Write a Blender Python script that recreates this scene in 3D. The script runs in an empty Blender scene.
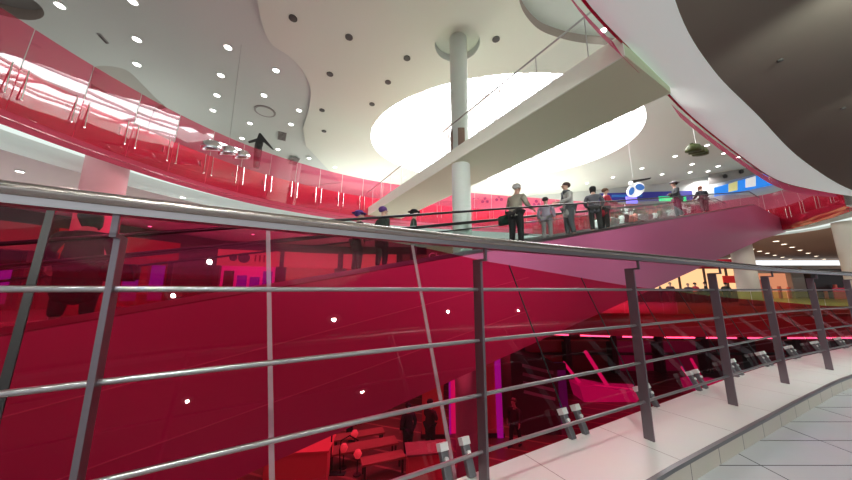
import bpy, bmesh, math, random
from mathutils import Vector, Matrix
from mathutils.geometry import tessellate_polygon
random.seed(7)
sc = bpy.context.scene
COL = sc.collection
PI = math.pi
# ------------------------------------------------------------------ camera
E = 0.96                       # eye height above the gallery floor
F = 290.0; CT = math.cos(math.atan(50/290.0)); ST = math.sin(math.atan(50/290.0))
cam = bpy.data.cameras.new('camera'); cam.sensor_width = 36; cam.lens = 36*F/852; cam.clip_start = 0.05; cam.clip_end = 300
camo = bpy.data.objects.new('camera', cam); COL.objects.link(camo)
camo.location = (0, 0, E); camo.rotation_euler = (PI/2+math.atan(50/290.0), 0, 0)
sc.camera = camo

def ray(px, py):
    u = (px-426)/F; v = (240-py)/F
    return Vector((u, CT-v*ST, ST+v*CT))
def P(px, py, z):              # where a sight line meets the level z
    d = ray(px, py); t = (z-E)/d.z
    return Vector((d.x*t, d.y*t, z))
def PY(px, py, y):             # where it meets the depth y
    d = ray(px, py); t = y/d.y
    return Vector((d.x*t, y, E+d.z*t))

# ------------------------------------------------------------------ materials
def nt(name):
    m = bpy.data.materials.new(name); m.use_nodes = True
    n = m.node_tree; b = n.nodes['Principled BSDF']
    return m, n, b
def mat(name, c, rough=0.6, metal=0.0, spec=0.5, coat=0.0, noise=0.0, nscale=8.0, emit=None, es=0.0):
    m, n, b = nt(name)
    b.inputs['Base Color'].default_value = (*c, 1)
    b.inputs['Roughness'].default_value = rough
    b.inputs['Metallic'].default_value = metal
    b.inputs['Specular IOR Level'].default_value = spec
    b.inputs['Coat Weight'].default_value = coat
    b.inputs['Coat Roughness'].default_value = 0.03
    tc = n.nodes.new('ShaderNodeTexCoord'); nz = n.nodes.new('ShaderNodeTexNoise')
    nz.inputs['Scale'].default_value = nscale
    mx = n.nodes.new('ShaderNodeMix'); mx.data_type = 'RGBA'; mx.blend_type = 'MULTIPLY'
    mx.inputs[0].default_value = noise if noise else 0.04
    mx.inputs[6].default_value = (*c, 1)
    n.links.new(tc.outputs['Object'], nz.inputs['Vector'])
    n.links.new(nz.outputs['Color'], mx.inputs[7])
    n.links.new(mx.outputs[2], b.inputs['Base Color'])
    if emit:
        b.inputs['Emission Color'].default_value = (*emit, 1); b.inputs['Emission Strength'].default_value = es
    return m
def emis(name, c, s):
    m, n, b = nt(name); n.nodes.remove(b)
    e = n.nodes.new('ShaderNodeEmission'); e.inputs[0].default_value = (*c, 1); e.inputs[1].default_value = s
    n.links.new(e.outputs[0], n.nodes['Material Output'].inputs[0]); return m
def glass(name, tint, ior=1.5, haze=0.0, hazec=(1, 1, 1), mirror=1.0):
    m, n, b = nt(name); n.nodes.remove(b)
    t = n.nodes.new('ShaderNodeBsdfTransparent'); t.inputs[0].default_value = (*tint, 1)
    g = n.nodes.new('ShaderNodeBsdfGlossy'); g.inputs['Roughness'].default_value = 0.01; g.inputs[0].default_value = (mirror, mirror, mirror, 1)
    f = n.nodes.new('ShaderNodeFresnel'); f.inputs[0].default_value = ior
    mx = n.nodes.new('ShaderNodeMixShader')
    ge = n.nodes.new('ShaderNodeNewGeometry'); mi = n.nodes.new('ShaderNodeMix'); mi.inputs[2].default_value = ior; mi.inputs[3].default_value = 1/ior
    n.links.new(ge.outputs['Backfacing'], mi.inputs[0]); n.links.new(mi.outputs[0], f.inputs[0])
    n.links.new(f.outputs[0], mx.inputs[0]); n.links.new(t.outputs[0], mx.inputs[1]); n.links.new(g.outputs[0], mx.inputs[2])
    last = mx
    if haze:
        d = n.nodes.new('ShaderNodeBsdfDiffuse'); d.inputs[0].default_value = (*hazec, 1)
        m2 = n.nodes.new('ShaderNodeMixShader'); m2.inputs[0].default_value = haze
        n.links.new(mx.outputs[0], m2.inputs[1]); n.links.new(d.outputs[0], m2.inputs[2]); last = m2
    n.links.new(last.outputs[0], n.nodes['Material Output'].inputs[0]); return m
def lin(r, g, b):
    f = lambda c: ((c/255+0.055)/1.055)**2.4 if c > 10 else c/255/12.92
    return (f(r), f(g), f(b))

def joints(m, vec, px, py, ox, oy, w, dark, rot=0.0):
    """multiply dark joints of a px x py grid into base colour"""
    n = m.node_tree; b = n.nodes['Principled BSDF']
    src = b.inputs['Base Color'].links[0].from_socket
    tc = n.nodes.new('ShaderNodeTexCoord'); mp = n.nodes.new('ShaderNodeMapping')
    mp.inputs['Location'].default_value = (ox, oy, 0); mp.inputs['Rotation'].default_value = (0, 0, rot)
    n.links.new(tc.outputs[vec], mp.inputs[0])
    sp = n.nodes.new('ShaderNodeSeparateXYZ'); n.links.new(mp.outputs[0], sp.inputs[0])
    outs = []
    for i, per in ((0, px), (1, py)):
        if not per: continue
        a = n.nodes.new('ShaderNodeMath'); a.operation = 'PINGPONG'; a.inputs[1].default_value = per/2
        n.links.new(sp.outputs[i], a.inputs[0])
        c = n.nodes.new('ShaderNodeMath'); c.operation = 'LESS_THAN'; c.inputs[1].default_value = w
        n.links.new(a.outputs[0], c.inputs[0]); outs.append(c)
    o = outs[0].outputs[0]
    if len(outs) > 1:
        mxm = n.nodes.new('ShaderNodeMath'); mxm.operation = 'MAXIMUM'
        n.links.new(outs[0].outputs[0], mxm.inputs[0]); n.links.new(outs[1].outputs[0], mxm.inputs[1]); o = mxm.outputs[0]
    mx = n.nodes.new('ShaderNodeMix'); mx.data_type = 'RGBA'
    n.links.new(o, mx.inputs[0]); n.links.new(src, mx.inputs[6]); mx.inputs[7].default_value = (*dark, 1)
    n.links.new(mx.outputs[2], b.inputs['Base Color'])

M = {}
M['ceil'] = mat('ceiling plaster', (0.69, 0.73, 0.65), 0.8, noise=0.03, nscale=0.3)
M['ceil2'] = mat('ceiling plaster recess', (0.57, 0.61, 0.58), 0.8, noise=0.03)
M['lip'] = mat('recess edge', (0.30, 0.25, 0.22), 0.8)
M['taupe'] = mat('dark ceiling paint', (0.165, 0.145, 0.115), 0.75, noise=0.08, nscale=0.5)
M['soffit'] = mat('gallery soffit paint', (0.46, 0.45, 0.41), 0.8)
M['brown'] = mat('brown ceiling paint', (0.32, 0.20, 0.13), 0.6)
M['white'] = mat('white plaster', (0.76, 0.82, 0.78), 0.6)
M['cove'] = mat('cove plaster with glow', (0.74, 0.80, 0.77), 0.55, emit=(.85,1,.95), es=0.27)  # slight emission added so the cove surface looks brighter
M['bridge'] = mat('bridge cream paint with glow', (0.84, 0.88, 0.76), 0.7, emit=(.9,1,.85), es=0.08)  # faint emission added to lighten the side fascia
M['bridgeu'] = mat('bridge underside paint with glow', (0.62, 0.68, 0.48), 0.75, emit=(.8,.85,.6), es=0.05)  # faint emission added to lighten the underside
M['tile'] = mat('floor tile', (0.60, 0.62, 0.66), 0.22, spec=0.5, noise=0.12, nscale=3)
joints(M['tile'], 'Object', 0.69, 0.27, -1.86+0.69*4, -1.8+0.27*9, 0.0035, (0.07, 0.07, 0.08))
M['curb'] = mat('curb tile', (0.74, 0.82, 0.78), 0.35, noise=0.06, nscale=5)
joints(M['curb'], 'UV', 0.66, 0, 0, 0, 0.002, (0.22, 0.22, 0.21))
M['riser'] = mat('riser tile', (0.62, 0.58, 0.50), 0.35, noise=0.1, nscale=6)
joints(M['riser'], 'UV', 0.33, 0, 0, 0, 0.003, (0.10, 0.09, 0.08))
M['trim'] = mat('grey metal trim', (0.20, 0.20, 0.21), 0.35, metal=0.6)
M['steel'] = mat('satin steel', (0.42, 0.40, 0.41), 0.30, metal=1.0)
M['rail'] = mat('brushed rail steel', (0.40, 0.36, 0.33), 0.26, metal=1.0)
M['post'] = mat('post steel', (0.22, 0.19, 0.21), 0.36, metal=0.9)
M['cap'] = mat('satin clamp cap', (0.86, 0.86, 0.84), 0.45, metal=0.3)
M['chrome'] = mat('chrome', (0.85, 0.85, 0.86), 0.15, metal=1.0)
M['black'] = mat('black plastic', (0.015, 0.014, 0.015), 0.4)
M['rubber'] = mat('black handrail rubber', (0.02, 0.018, 0.02), 0.35)
M['dark'] = mat('dark brown', (0.06, 0.03, 0.03), 0.5)
M['grey'] = mat('mid grey', (0.28, 0.27, 0.26), 0.6)
M['clad'] = mat('pink travelator cladding', (0.52, 0.13, 0.27), 0.4, spec=0.4, coat=0.04)
M['beige'] = mat('beige plaster', (0.78, 0.74, 0.62), 0.6)
M['magshop'] = mat('lit magenta shop wall', (0.6,0.05,0.4), 0.4, emit=(1.0,0.04,0.6), es=0.8)
M['coralit'] = mat('lit coral band', (0.85,0.30,0.24), 0.5, emit=(0.9,0.25,0.2), es=0.35)
M['bayred'] = mat('dim red bay', (0.30,0.02,0.05), 0.4)
M['baymag'] = mat('dim magenta bay', (0.35,0.02,0.20), 0.4, emit=(0.7,0.02,0.4), es=0.08)
M['jointlight'] = mat('pale joint strip', (0.70, 0.35, 0.42), 0.4)
M['cladtrim'] = mat('cladding trim', (0.28, 0.10, 0.14), 0.35, metal=0.4)
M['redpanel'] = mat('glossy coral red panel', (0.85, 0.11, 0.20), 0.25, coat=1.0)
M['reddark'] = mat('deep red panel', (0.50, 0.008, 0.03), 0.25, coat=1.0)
M['wood'] = mat('brown plank floor', (0.20, 0.10, 0.06), 0.35, noise=0.3, nscale=2)
joints(M['wood'], 'Object', 0, 0.9, 0, 0, 0.05, (0.42, 0.25, 0.15), rot=0.35)
M['belt'] = mat('grooved belt', (0.05, 0.05, 0.05), 0.5)
joints(M['belt'], 'Object', 0, 0.12, 0, 0, 0.02, (0.12, 0.12, 0.12))
M['coral'] = mat('coral wall', (0.80, 0.22, 0.17), 0.5)
M['pinkcol'] = mat('pink column', (0.72, 0.30, 0.33), 0.5)
M['magenta'] = mat('magenta wall', (0.6, 0.05, 0.4), 0.4, emit=(0.9, 0.03, 0.6), es=0.25)
M['glassfront'] = glass('foreground red glass', (0.82, 0.06, 0.19), 1.5)
M['seamlight'] = glass('pale glass edge', (0.80, 0.50, 0.60), 1.5, haze=0.22, hazec=(.9,.8,.85))
M['rimred'] = glass('rim pink glass', (0.8, 0.15, 0.3), 1.5, haze=0.8, hazec=(.75,.10,.22))
M['glassred'] = glass('pink tinted glass', (0.88, 0.22, 0.36), 1.9, haze=0.25, hazec=(0.8, 0.05, 0.12))
M['glassyel'] = glass('yellow green glass', (0.60, 0.62, 0.16), 1.5, haze=0.25, hazec=(0.30, 0.30, 0.04))
M['glassclr'] = glass('clear glass', (0.88, 0.93, 0.91), 1.5)
M['spot'] = emis('downlight glow', (1.0, 0.97, 0.92), 9.0)
M['spotw'] = emis('warm downlight glow', (1.0, 0.80, 0.60), 6.0)
M['spotoff'] = mat('dark fitting', (0.05, 0.05, 0.045), 0.5)
M['covelight'] = emis('cove light', (0.90, 1.0, 0.95), 0.95)
M['sky'] = emis('skylight glow', (1.0, 1.0, 1.0), 14.0)
M['mull'] = mat('skylight lattice with glow', (0.75, 0.70, 0.68), 0.5, emit=(1,.9,.88), es=1.1)  # emission added to the bars so they look as white as the panes
M['lightstrip'] = emis('light strip', (1.0, 0.75, 0.62), 5.0)
M['purple'] = emis('purple light panel', (0.35, 0.02, 0.9), 1.0)
M['pinklight'] = emis('pink light panel', (1.0, 0.05, 0.55), 0.7)
M['warm'] = emis('warm lit wall', (1.0, 0.56, 0.27), 1.25)
M['warm2'] = emis('dim warm interior', (0.9, 0.34, 0.18), 0.75)
M['blue'] = mat('blue banner', (0.02, 0.22, 0.75), 0.5, emit=(0.02, 0.22, 0.8), es=0.7)
M['navy'] = mat('navy fascia', (0.02, 0.02, 0.20), 0.5, emit=(0.02, 0.02, 0.25), es=0.3)
M['whitee'] = mat('white sign', (0.85, 0.85, 0.85), 0.5, emit=(1, 1, 1), es=0.4)
M['yell'] = mat('pale yellow panel', (0.75, 0.70, 0.30), 0.5, emit=(0.7, 0.7, 0.3), es=0.4)
M['lens'] = mat('blue lens', (0.03, 0.12, 0.40), 0.15, emit=(0.03, 0.15, 0.5), es=0.3)
M['green'] = emis('green sign light', (0.03, 0.9, 0.35), 1.2)
M['leaf'] = mat('olive foliage green', (0.07, 0.09, 0.02), 0.5)
M['skin'] = mat('skin', (0.55, 0.33, 0.25), 0.5)
M['signred'] = mat('red sign', (0.55, 0.01, 0.01), 0.4, emit=(0.5, 0.0, 0.0), es=0.3)

# ------------------------------------------------------------------ mesh helpers
def tag(o, label=None, cat=None, group=None, kind=None):
    if label: o['label'] = label
    if cat: o['category'] = cat
    if group: o['group'] = group
    if kind: o['kind'] = kind
    return o
def obj(name, bm, m, parent=None, smooth=False, loc=None):
    me = bpy.data.meshes.new(name)
    bmesh.ops.recalc_face_normals(bm, faces=bm.faces)
    bm.to_mesh(me); bm.free()
    me.materials.append(m if not isinstance(m, str) else M[m])
    if smooth:
        for p in me.polygons: p.use_smooth = True
    o = bpy.data.objects.new(name, me); COL.objects.link(o)
    if parent: o.parent = parent
    if loc is not None: o.location = loc
    return o
def empty(name, loc=(0, 0, 0), rz=0.0):
    o = bpy.data.objects.new(name, None); COL.objects.link(o); o.location = loc; o.rotation_euler = (0, 0, rz)
    o.empty_display_size = 0.2
    return o
def B(): return bmesh.new()
def box(bm, x0, x1, y0, y1, z0, z1, mtx=None):
    vs = [bm.verts.new(Vector(p) if mtx is None else mtx @ Vector(p)) for p in
          ((x0,y0,z0),(x1,y0,z0),(x1,y1,z0),(x0,y1,z0),(x0,y0,z1),(x1,y0,z1),(x1,y1,z1),(x0,y1,z1))]
    for f in ((0,3,2,1),(4,5,6,7),(0,1,5,4),(1,2,6,5),(2,3,7,6),(3,0,4,7)):
        bm.faces.new([vs[i] for i in f])
    return bm
def bar(bm, a, b, w, h, up=Vector((0, 0, 1))):
    """rectangular bar from a to b"""
    a, b = Vector(a), Vector(b); d = (b-a); L = d.length; d.normalize()
    s = d.cross(up)
    if s.length < 1e-4: s = Vector((1, 0, 0))
    s.normalize(); n = s.cross(d)
    mtx = Matrix((s, d, n)).transposed().to_4x4(); mtx.translation = a
    return box(bm, -w/2, w/2, 0, L, -h/2, h/2, mtx)
def tube(bm, pts, r, seg=10, rz=None, cap=True):
    """tube through points, elliptical when rz given (rz vertical radius)"""
    pts = [Vector(p) for p in pts]; rings = []
    for i, p in enumerate(pts):
        d = (pts[min(i+1, len(pts)-1)]-pts[max(i-1, 0)]).normalized()
        s = d.cross(Vector((0, 0, 1)))
        if s.length < 1e-3: s = Vector((1, 0, 0))
        s.normalize(); n = s.cross(d)
        rr = r[i] if isinstance(r, (list, tuple)) else r
        rings.append([bm.verts.new(p+s*math.cos(a*2*PI/seg)*rr+n*math.sin(a*2*PI/seg)*(rz or rr)) for a in range(seg)])
    for i in range(len(rings)-1):
        for k in range(seg):
            bm.faces.new((rings[i][k], rings[i][(k+1) % seg], rings[i+1][(k+1) % seg], rings[i+1][k]))
    if cap:
        bm.faces.new(rings[0][::-1]); bm.faces.new(rings[-1])
    return bm
def lathe(bm, prof, c=(0, 0, 0), seg=32, mtx=None, sx=1.0, sy=1.0):
    rings = []
    for r, z in prof:
        rg = []
        for k in range(seg):
            a = 2*PI*k/seg
            v = Vector((r*math.cos(a)*sx, r*math.sin(a)*sy, z))
            if mtx is not None: v = mtx @ v
            rg.append(bm.verts.new(v+Vector(c)))
        rings.append(rg)
    for i in range(len(rings)-1):
        for k in range(seg):
            bm.faces.new((rings[i][k], rings[i][(k+1) % seg], rings[i+1][(k+1) % seg], rings[i+1][k]))
    if prof[0][0] > 1e-4: bm.faces.new(rings[0][::-1])
    if prof[-1][0] > 1e-4: bm.faces.new(rings[-1])
    return bm
def spline(pts, n=8):
    pts = [Vector(p) for p in pts]; out = []
    Q = [pts[0]*2-pts[1]]+pts+[pts[-1]*2-pts[-2]]
    for i in range(1, len(Q)-2):
        p0, p1, p2, p3 = Q[i-1:i+3]
        for k in range(n):
            t = k/n
            out.append(0.5*((2*p1)+(p2-p0)*t+(2*p0-5*p1+4*p2-p3)*t*t+(3*p1-p0-3*p2+p3)*t**3))
    out.append(pts[-1]); return out
def normals(path, closed=False):
    """unit normals on the right hand side of travel"""
    ns = []
    for i in range(len(path)):
        d = path[min(i+1, len(path)-1)]-path[max(i-1, 0)]
        ns.append(Vector((d.y, -d.x, 0)).normalized())
    return ns
def sweep(bm, path, prof, uv=False, n=None):
    """prof: list of (offset to the right, z) swept along a path in plan"""
    n = n or normals(path); rows = []; s = 0.0; S = []
    for i, p in enumerate(path):
        if i: s += (path[i]-path[i-1]).length
        S.append(s)
        rows.append([bm.verts.new((p.x+n[i].x*o, p.y+n[i].y*o, z)) for o, z in prof])
    L = bm.loops.layers.uv.new('uv') if uv else None
    for i in range(len(rows)-1):
        for k in range(len(prof)-1):
            f = bm.faces.new((rows[i][k], rows[i+1][k], rows[i+1][k+1], rows[i][k+1]))
            if uv:
                for lp, ss in zip(f.loops, (S[i], S[i+1], S[i+1], S[i])): lp[L].uv = (ss, 0.5)
    return bm
def fill(bm, outer, holes, z):
    loops = [[Vector((p[0], p[1], z)) for p in outer]]+[[Vector((p[0], p[1], z)) for p in h] for h in holes]
    flat = [v for l in loops for v in l]
    vs = [bm.verts.new(v) for v in flat]
    for t in tessellate_polygon(loops):
        try: bm.faces.new([vs[i] for i in t])
        except ValueError: pass
    return bm
def wallstrip(bm, pts, z0, z1, closed=False):
    n = len(pts); vs = [(bm.verts.new((p[0], p[1], z0)), bm.verts.new((p[0], p[1], z1))) for p in pts]
    for i in range(n if closed else n-1):
        j = (i+1) % n
        bm.faces.new((vs[i][0], vs[j][0], vs[j][1], vs[i][1]))
    return bm
def struct(name, bm, m, smooth=False):
    return tag(obj(name, bm, m, smooth=smooth), kind='structure')
def arclen(path):
    s = [0.0]
    for i in range(1, len(path)): s.append(s[-1]+(path[i]-path[i-1]).length)
    return s
def point_at(path, S, s):
    s = max(0, min(S[-1]-1e-6, s))
    for i in range(len(S)-1):
        if S[i+1] >= s:
            t = (s-S[i])/(S[i+1]-S[i]); d = (path[i+1]-path[i]).normalized()
            return path[i].lerp(path[i+1], t), d, Vector((d.y, -d.x, 0))

# ------------------------------------------------------------------ plan curves
# our gallery edge: outer curb line (under the leaning glass), left to right
OUT = spline([(-9.0,-4.2,0), (-5.2,-1.6,0), (-2.6,0.0,0), (-1.15,0.80,0), (-0.35,1.26,0), (0.205,1.54,0), (0.85,1.89,0), (1.5,2.245,0), (2.155,2.60,0), (3.1,3.11,0), (4.1,3.62,0), (6.0,4.46,0), (12,6.9,0), (20,9.6,0), (26.5,11.6,0)], 8)
NRM = normals(OUT)
CW = 0.46
def cwf(x): return 0.44+0.10*max(0.0, min(1.0, (x-1.0)/3.2))
INN = [p+n*cwf(p.x) for p, n in zip(OUT, NRM)]
def strip2(A, za, B2, zb2, uv=True):
    bm = bmesh.new(); L = bm.loops.layers.uv.new('uv'); S_ = 0.0; prev = None
    for i in range(len(A)):
        if i: S_ += (A[i]-A[i-1]).length
        v = (bm.verts.new((A[i].x, A[i].y, za)), bm.verts.new((B2[i].x, B2[i].y, zb2)), S_)
        if prev:
            f = bm.faces.new((prev[0], v[0], v[1], prev[1]))
            for lp, q in zip(f.loops, (prev[2], S_, S_, prev[2])): lp[L].uv = (q, 0.5)
        prev = v
    return bm
# ------------------------------------------------------------------ gallery floor, curb
fl = [(p.x, p.y) for p in INN]
bm = fill(B(), fl+[(60, 11.6), (60, -14), (-12, -14)], [], 0.0); struct('floor', bm, 'tile')
bm = sweep(B(), OUT, [(0.0, -1.0), (0.0, 0.10)]); struct('trim_1', bm, 'reddark')
INE = [p-n*0.016 for p, n in zip(INN, NRM)]; INX = [p+n*0.004 for p, n in zip(INN, NRM)]
struct('trim_2', strip2(OUT, 0.10, INE, 0.10), 'curb')
struct('trim_3', sweep(B(), INE, [(0.0, 0.098), (0.0, 0.106), (0.020, 0.106), (0.020, 0.086), (0.014, 0.086)]), 'trim')
struct('trim_4', strip2(INN, 0.0, INN, 0.09), 'riser')

# ------------------------------------------------------------------ foreground railing
rl = empty('steel_railing', (1.3, 1.86, 0.1)); tag(rl, 'long steel railing with four round cross rods on flat posts along the white curb', 'railing')
def local(bm_, o):  # move a world-built mesh into the empty's frame
    bmesh.ops.translate(bm_, verts=bm_.verts, vec=-Vector(o.location)); return bm_
PB = spline([(-6.4,-3.0,0), (-3.9,-1.25,0), (-1.82,0.02,0), (-0.785,0.735,0), (0.235,1.32,0), (1.30,1.86,0), (2.33,2.38,0), (3.36,2.90,0), (4.42,3.37,0), (5.5,3.83,0), (9,5.3,0), (14,7.2,0)], 8)
PN = normals(PB)
posts = [(-2.82,-0.55), (-1.82,0.02), (-0.785,0.735), (0.235,1.32), (1.30,1.86), (2.33,2.38), (3.36,2.90), (4.42,3.37), (5.5,3.83), (6.6,4.29), (7.7,4.76), (8.8,5.22), (9.95,5.67)]
WZ = [E+0.002, E-0.217, E-0.436, E-0.653]
for k, z in enumerate(WZ):
    b_ = tube(B(), [Vector((p.x, p.y, z)) for p in PB], 0.0078, 10)
    obj('cross_rod', local(b_, rl), 'steel', rl, True)
b_ = tube(B(), [Vector((p.x+n.x*0.055, p.y+n.y*0.055, E+0.212)) for p, n in zip(PB, PN)], 0.031, 20, rz=0.019)
obj('handrail', local(b_, rl), 'rail', rl, True)
b_ = sweep(B(), [p+n*0.055 for p, n in zip(PB, PN)], [(-0.020, E+0.20), (-0.020, E+0.180), (0.020, E+0.180), (0.020, E+0.20)])
obj('handrail_channel', local(b_, rl), 'steel', rl)
for (x, y) in posts:
    i = min(range(len(PB)), key=lambda j: (PB[j].x-x)**2+(PB[j].y-y)**2); n = PN[i]; d = Vector((-n.y, n.x, 0))
    mt = Matrix((d, n, Vector((0, 0, 1)))).transposed().to_4x4(); mt.translation = Vector((x, y, 0))
    b_ = box(B(), -0.006, 0.006, -0.027, 0.027, 0.10, E+0.135, mt)
    po = obj('post', local(b_, rl), 'post', rl)
    b_ = box(B(), -0.006, 0.006, -0.02, 0.061, E+0.126, E+0.136, mt); box(b_, -0.006, 0.006, 0.049, 0.061, E+0.13, E+0.19, mt)
    obj('rail_bracket', local(b_, rl), 'post', rl)

# ------------------------------------------------------------------ leaning red glass
S = arclen(OUT)
def s_of(x): # arc length where OUT.x == x
    for i in range(len(OUT)-1):
        if OUT[i].x <= x <= OUT[i+1].x:
            t = (x-OUT[i].x)/(OUT[i+1].x-OUT[i].x); return S[i]+t*(S[i+1]-S[i])
LEAN = 0.46
def ztop(x):
    xs = [(-6, .50), (-1, .42), (0.2, .30), (0.66, .225), (1.2, .165), (2.2, .05), (4.2, -.10), (7, -.27), (12, -.45), (20, -.6)]
    if x <= xs[0][0]: return E+xs[0][1]
    for a, b in zip(xs, xs[1:]):
        if a[0] <= x <= b[0]: return E+a[1]+(b[1]-a[1])*(x-a[0])/(b[0]-a[0])
    return E-.6
gp = empty('glass_balustrade', (0.5, 1.7, 0.1)); tag(gp, 'leaning crimson glass balustrade with chrome clamps beyond the steel railing', 'balustrade')
s0 = s_of(0.15); step = 0.86
seams = [s_of(-5.4), s_of(-4.5), s_of(-3.6), s_of(-2.75), s_of(-1.95), s_of(-1.13), s_of(-0.52)]+[s0+step*k for k in range(0, 14)]
def gl_top(p, n):
    z = ztop(p.x); k = (z-0.1)*LEAN
    q = max(0.0, -p.x*0.2)   # the far left panels are cut slightly skew
    return Vector((p.x-n.x*k+n.y*q, p.y-n.y*k-n.x*q, z))
for a, b in zip(seams, seams[1:]):
    b_ = B(); rows = []
    for q in range(5):
        s = a+0.006+(b-a-0.012)*q/4; p, d, n = point_at(OUT, S, s)
        lo = Vector((p.x-n.x*0.005, p.y-n.y*0.005, 0.02)); hi = gl_top(p, n)
        rows.append((b_.verts.new(lo), b_.verts.new(hi)))
    for r0, r1 in zip(rows, rows[1:]): b_.faces.new((r0[0], r1[0], r1[1], r0[1]))
    pa = obj('glass_panel', local(b_, gp), 'glassfront', gp, True)
    p, d, n = point_at(OUT, S, b)
    b_ = bar(B(), Vector((p.x, p.y, 0.02)), gl_top(p, n), 0.007 if p.x > 0.3 else (0.024 if p.x < -1 else 0.020), 0.006, n)
    obj('panel_seam', local(b_, gp), 'black' if (p.x > 0.3 or p.x < -1) else 'seamlight', gp)
    up = (gl_top(p, n)-Vector((p.x, p.y, 0.1))).normalized(); ou = up.cross(d).normalized()
    if ou.dot(n) < 0: ou = -ou
    for sd in (-1, 1):
        base = Vector((p.x, p.y, 0.10))+d*0.062*sd
        mt = Matrix((d, ou, up)).transposed().to_4x4(); mt.translation = base
        b_ = box(B(), -0.019, 0.019, 0.002, 0.034, -0.01, 0.125, mt)
        bmesh.ops.bevel(b_, geom=b_.edges[:], offset=0.003, segments=1, affect='EDGES')
        cl = obj('clamp', local(b_, gp), 'trim', gp)
        b_ = box(B(), -0.021, 0.021, 0.000, 0.040, 0.117, 0.150, mt)
        obj('clamp_cap', local(b_, gp), 'cap', cl)
        b_ = lathe(B(), [(0.010, 0), (0.010, 0.010)], seg=12, mtx=mt @ Matrix.Translation((0, 0.034, 0.085)) @ Matrix.Rotation(-PI/2, 4, 'X'))
        obj('clamp_bolt', local(b_, gp), 'cap', cl)

# ------------------------------------------------------------------ upper ring around the atrium
ZB = 5.18; ZO = 6.85; ZG = 7.92
RING = spline([(-10.9,-5,0), (-11.0,0,0), (-11.0,4,0), (-10.9,6.75,0), (-10.7,8.6,0), (-10.1,11.0,0), (-8.9,13.4,0), (-7.2,15.4,0), (-5.0,17.2,0), (-2,18.8,0), (3,20.4,0), (9,21.8,0), (16,23.2,0), (22,23.2,0), (25.4,20.6,0), (24.6,17.8,0), (22.9,15.1,0), (21.3,14.2,0)], 7)
ceil_z = 10.86
# near (our side) curves of the upper slab, from left to right
NOUT_raw = [(-9.4,-5.4), (-5.0,-2.6), (-1.5,0.6), (1.0,2.75), (2.78,4.28), (4.7,5.6), (7.4,7.5), (11.8,10.2), (16,12.6), (19,13.8), (21.3,14.2)]
NOUT = spline([(x, y, 0) for x, y in NOUT_raw], 8)
NIN_raw = [(-9.0,-6.5), (-4.0,-3.8), (-0.4,-0.6), (1.9,1.8), (3.66,3.6), (5.56,4.97), (8.0,6.4), (12.3,8.9), (18.1,11.8), (24,14.0)]
NIN = spline([(x, y, 0) for x, y in NIN_raw], 8)
NIN = [Vector(p) for p in NIN]
ZN = 5.16
# our ceiling (dark)
pts = [(p.x, p.y) for p in NIN]
struct('ceiling_1', fill(B(), pts+[(75, 14.0), (75, -14), (-12, -14)], [], ZN), 'taupe')
# curved cove between our ceiling edge and the upper rim
bm = B(); n_a = 72
SA, SB = arclen(NIN), arclen(NOUT)
# pair the curves by nearest plan positions
rows = []
for i in range(n_a+1):
    p, _, _ = point_at(NOUT, SB, SB[-1]*i/n_a)
    q = min((point_at(NIN, SA, SA[-1]*j/400)[0] for j in range(401)), key=lambda c: (c-p).length)
    row = []
    for k in range(7):
        t = k/6
        z = ZN+(5.96-ZN)*(t**1.5)
        row.append(bm.verts.new((q.x+(p.x-q.x)*t, q.y+(p.y-q.y)*t, z)))
    rows.append(row)
for r0, r1 in zip(rows, rows[1:]):
    for k in range(6):
        bm.faces.new((r0[k], r0[k+1], r1[k+1], r1[k]))
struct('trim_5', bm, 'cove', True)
# upper floor slab above us (blocks the light)
struct('ceiling_2', fill(B(), [(p.x, p.y) for p in NOUT]+[(75, 14.2), (75, -14), (-12, -14)], [], 6.15), 'soffit')
# near rim: thin red glass strip with clamps
def balustrade(path, z0, z1, step, label, matname, s_from=0, s_to=None, clamps=None, out=0.0, name='upper_balustrade', lean=0.0):
    A = arclen(path); s_to = s_to or A[-1]
    root = empty(name, (path[0].x, path[0].y, z0)); tag(root, label, 'balustrade')
    k = 0; s = s_from
    while s < s_to-0.2:
        e = min(s+step, s_to); b_ = B(); rows = []
        for q in range(4):
            p, d, n = point_at(path, A, s+0.01+(e-s-0.02)*q/3)
            o2 = out+lean*(z1-z0); rows.append((b_.verts.new((p.x+n.x*out, p.y+n.y*out, z0)), b_.verts.new((p.x+n.x*o2, p.y+n.y*o2, z1))))
        for r0, r1 in zip(rows, rows[1:]): b_.faces.new((r0[0], r1[0], r1[1], r0[1]))
        obj('glass_panel', local(b_, root), matname, root, True)
        if clamps:
            p, d, n = point_at(path, A, s)
            b_ = B()
            for sd in (-0.15, 0.15):
                c = p+d*sd+n*(out+clamps[2])
                tube(b_, [(c.x, c.y, clamps[0]), (c.x, c.y, clamps[1])], 0.014, 6)
                for zz in (clamps[0], clamps[1]):
                    tube(b_, [(c.x, c.y, zz), (p.x+d.x*sd, p.y+d.y*sd, zz)], 0.022, 6)
            obj('clamp_rod', local(b_, root), 'chrome' if clamps[3] else 'dark', root)
            cc = (clamps[0]+clamps[1])/2
            if clamps[3]:
                b_ = box(B(), -0.05, 0.05, -0.05, 0.03, cc-0.13, cc+0.13, Matrix.Translation((p.x-d.x*.22, p.y-d.y*.22, 0)))
                obj('fixing_plate', local(b_, root), 'reddark', root)
        s = e
    return root
sb = SB[-1]
NOUTr = NOUT[::-1]   # so that the right hand side is the atrium side when walking right to left
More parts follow.
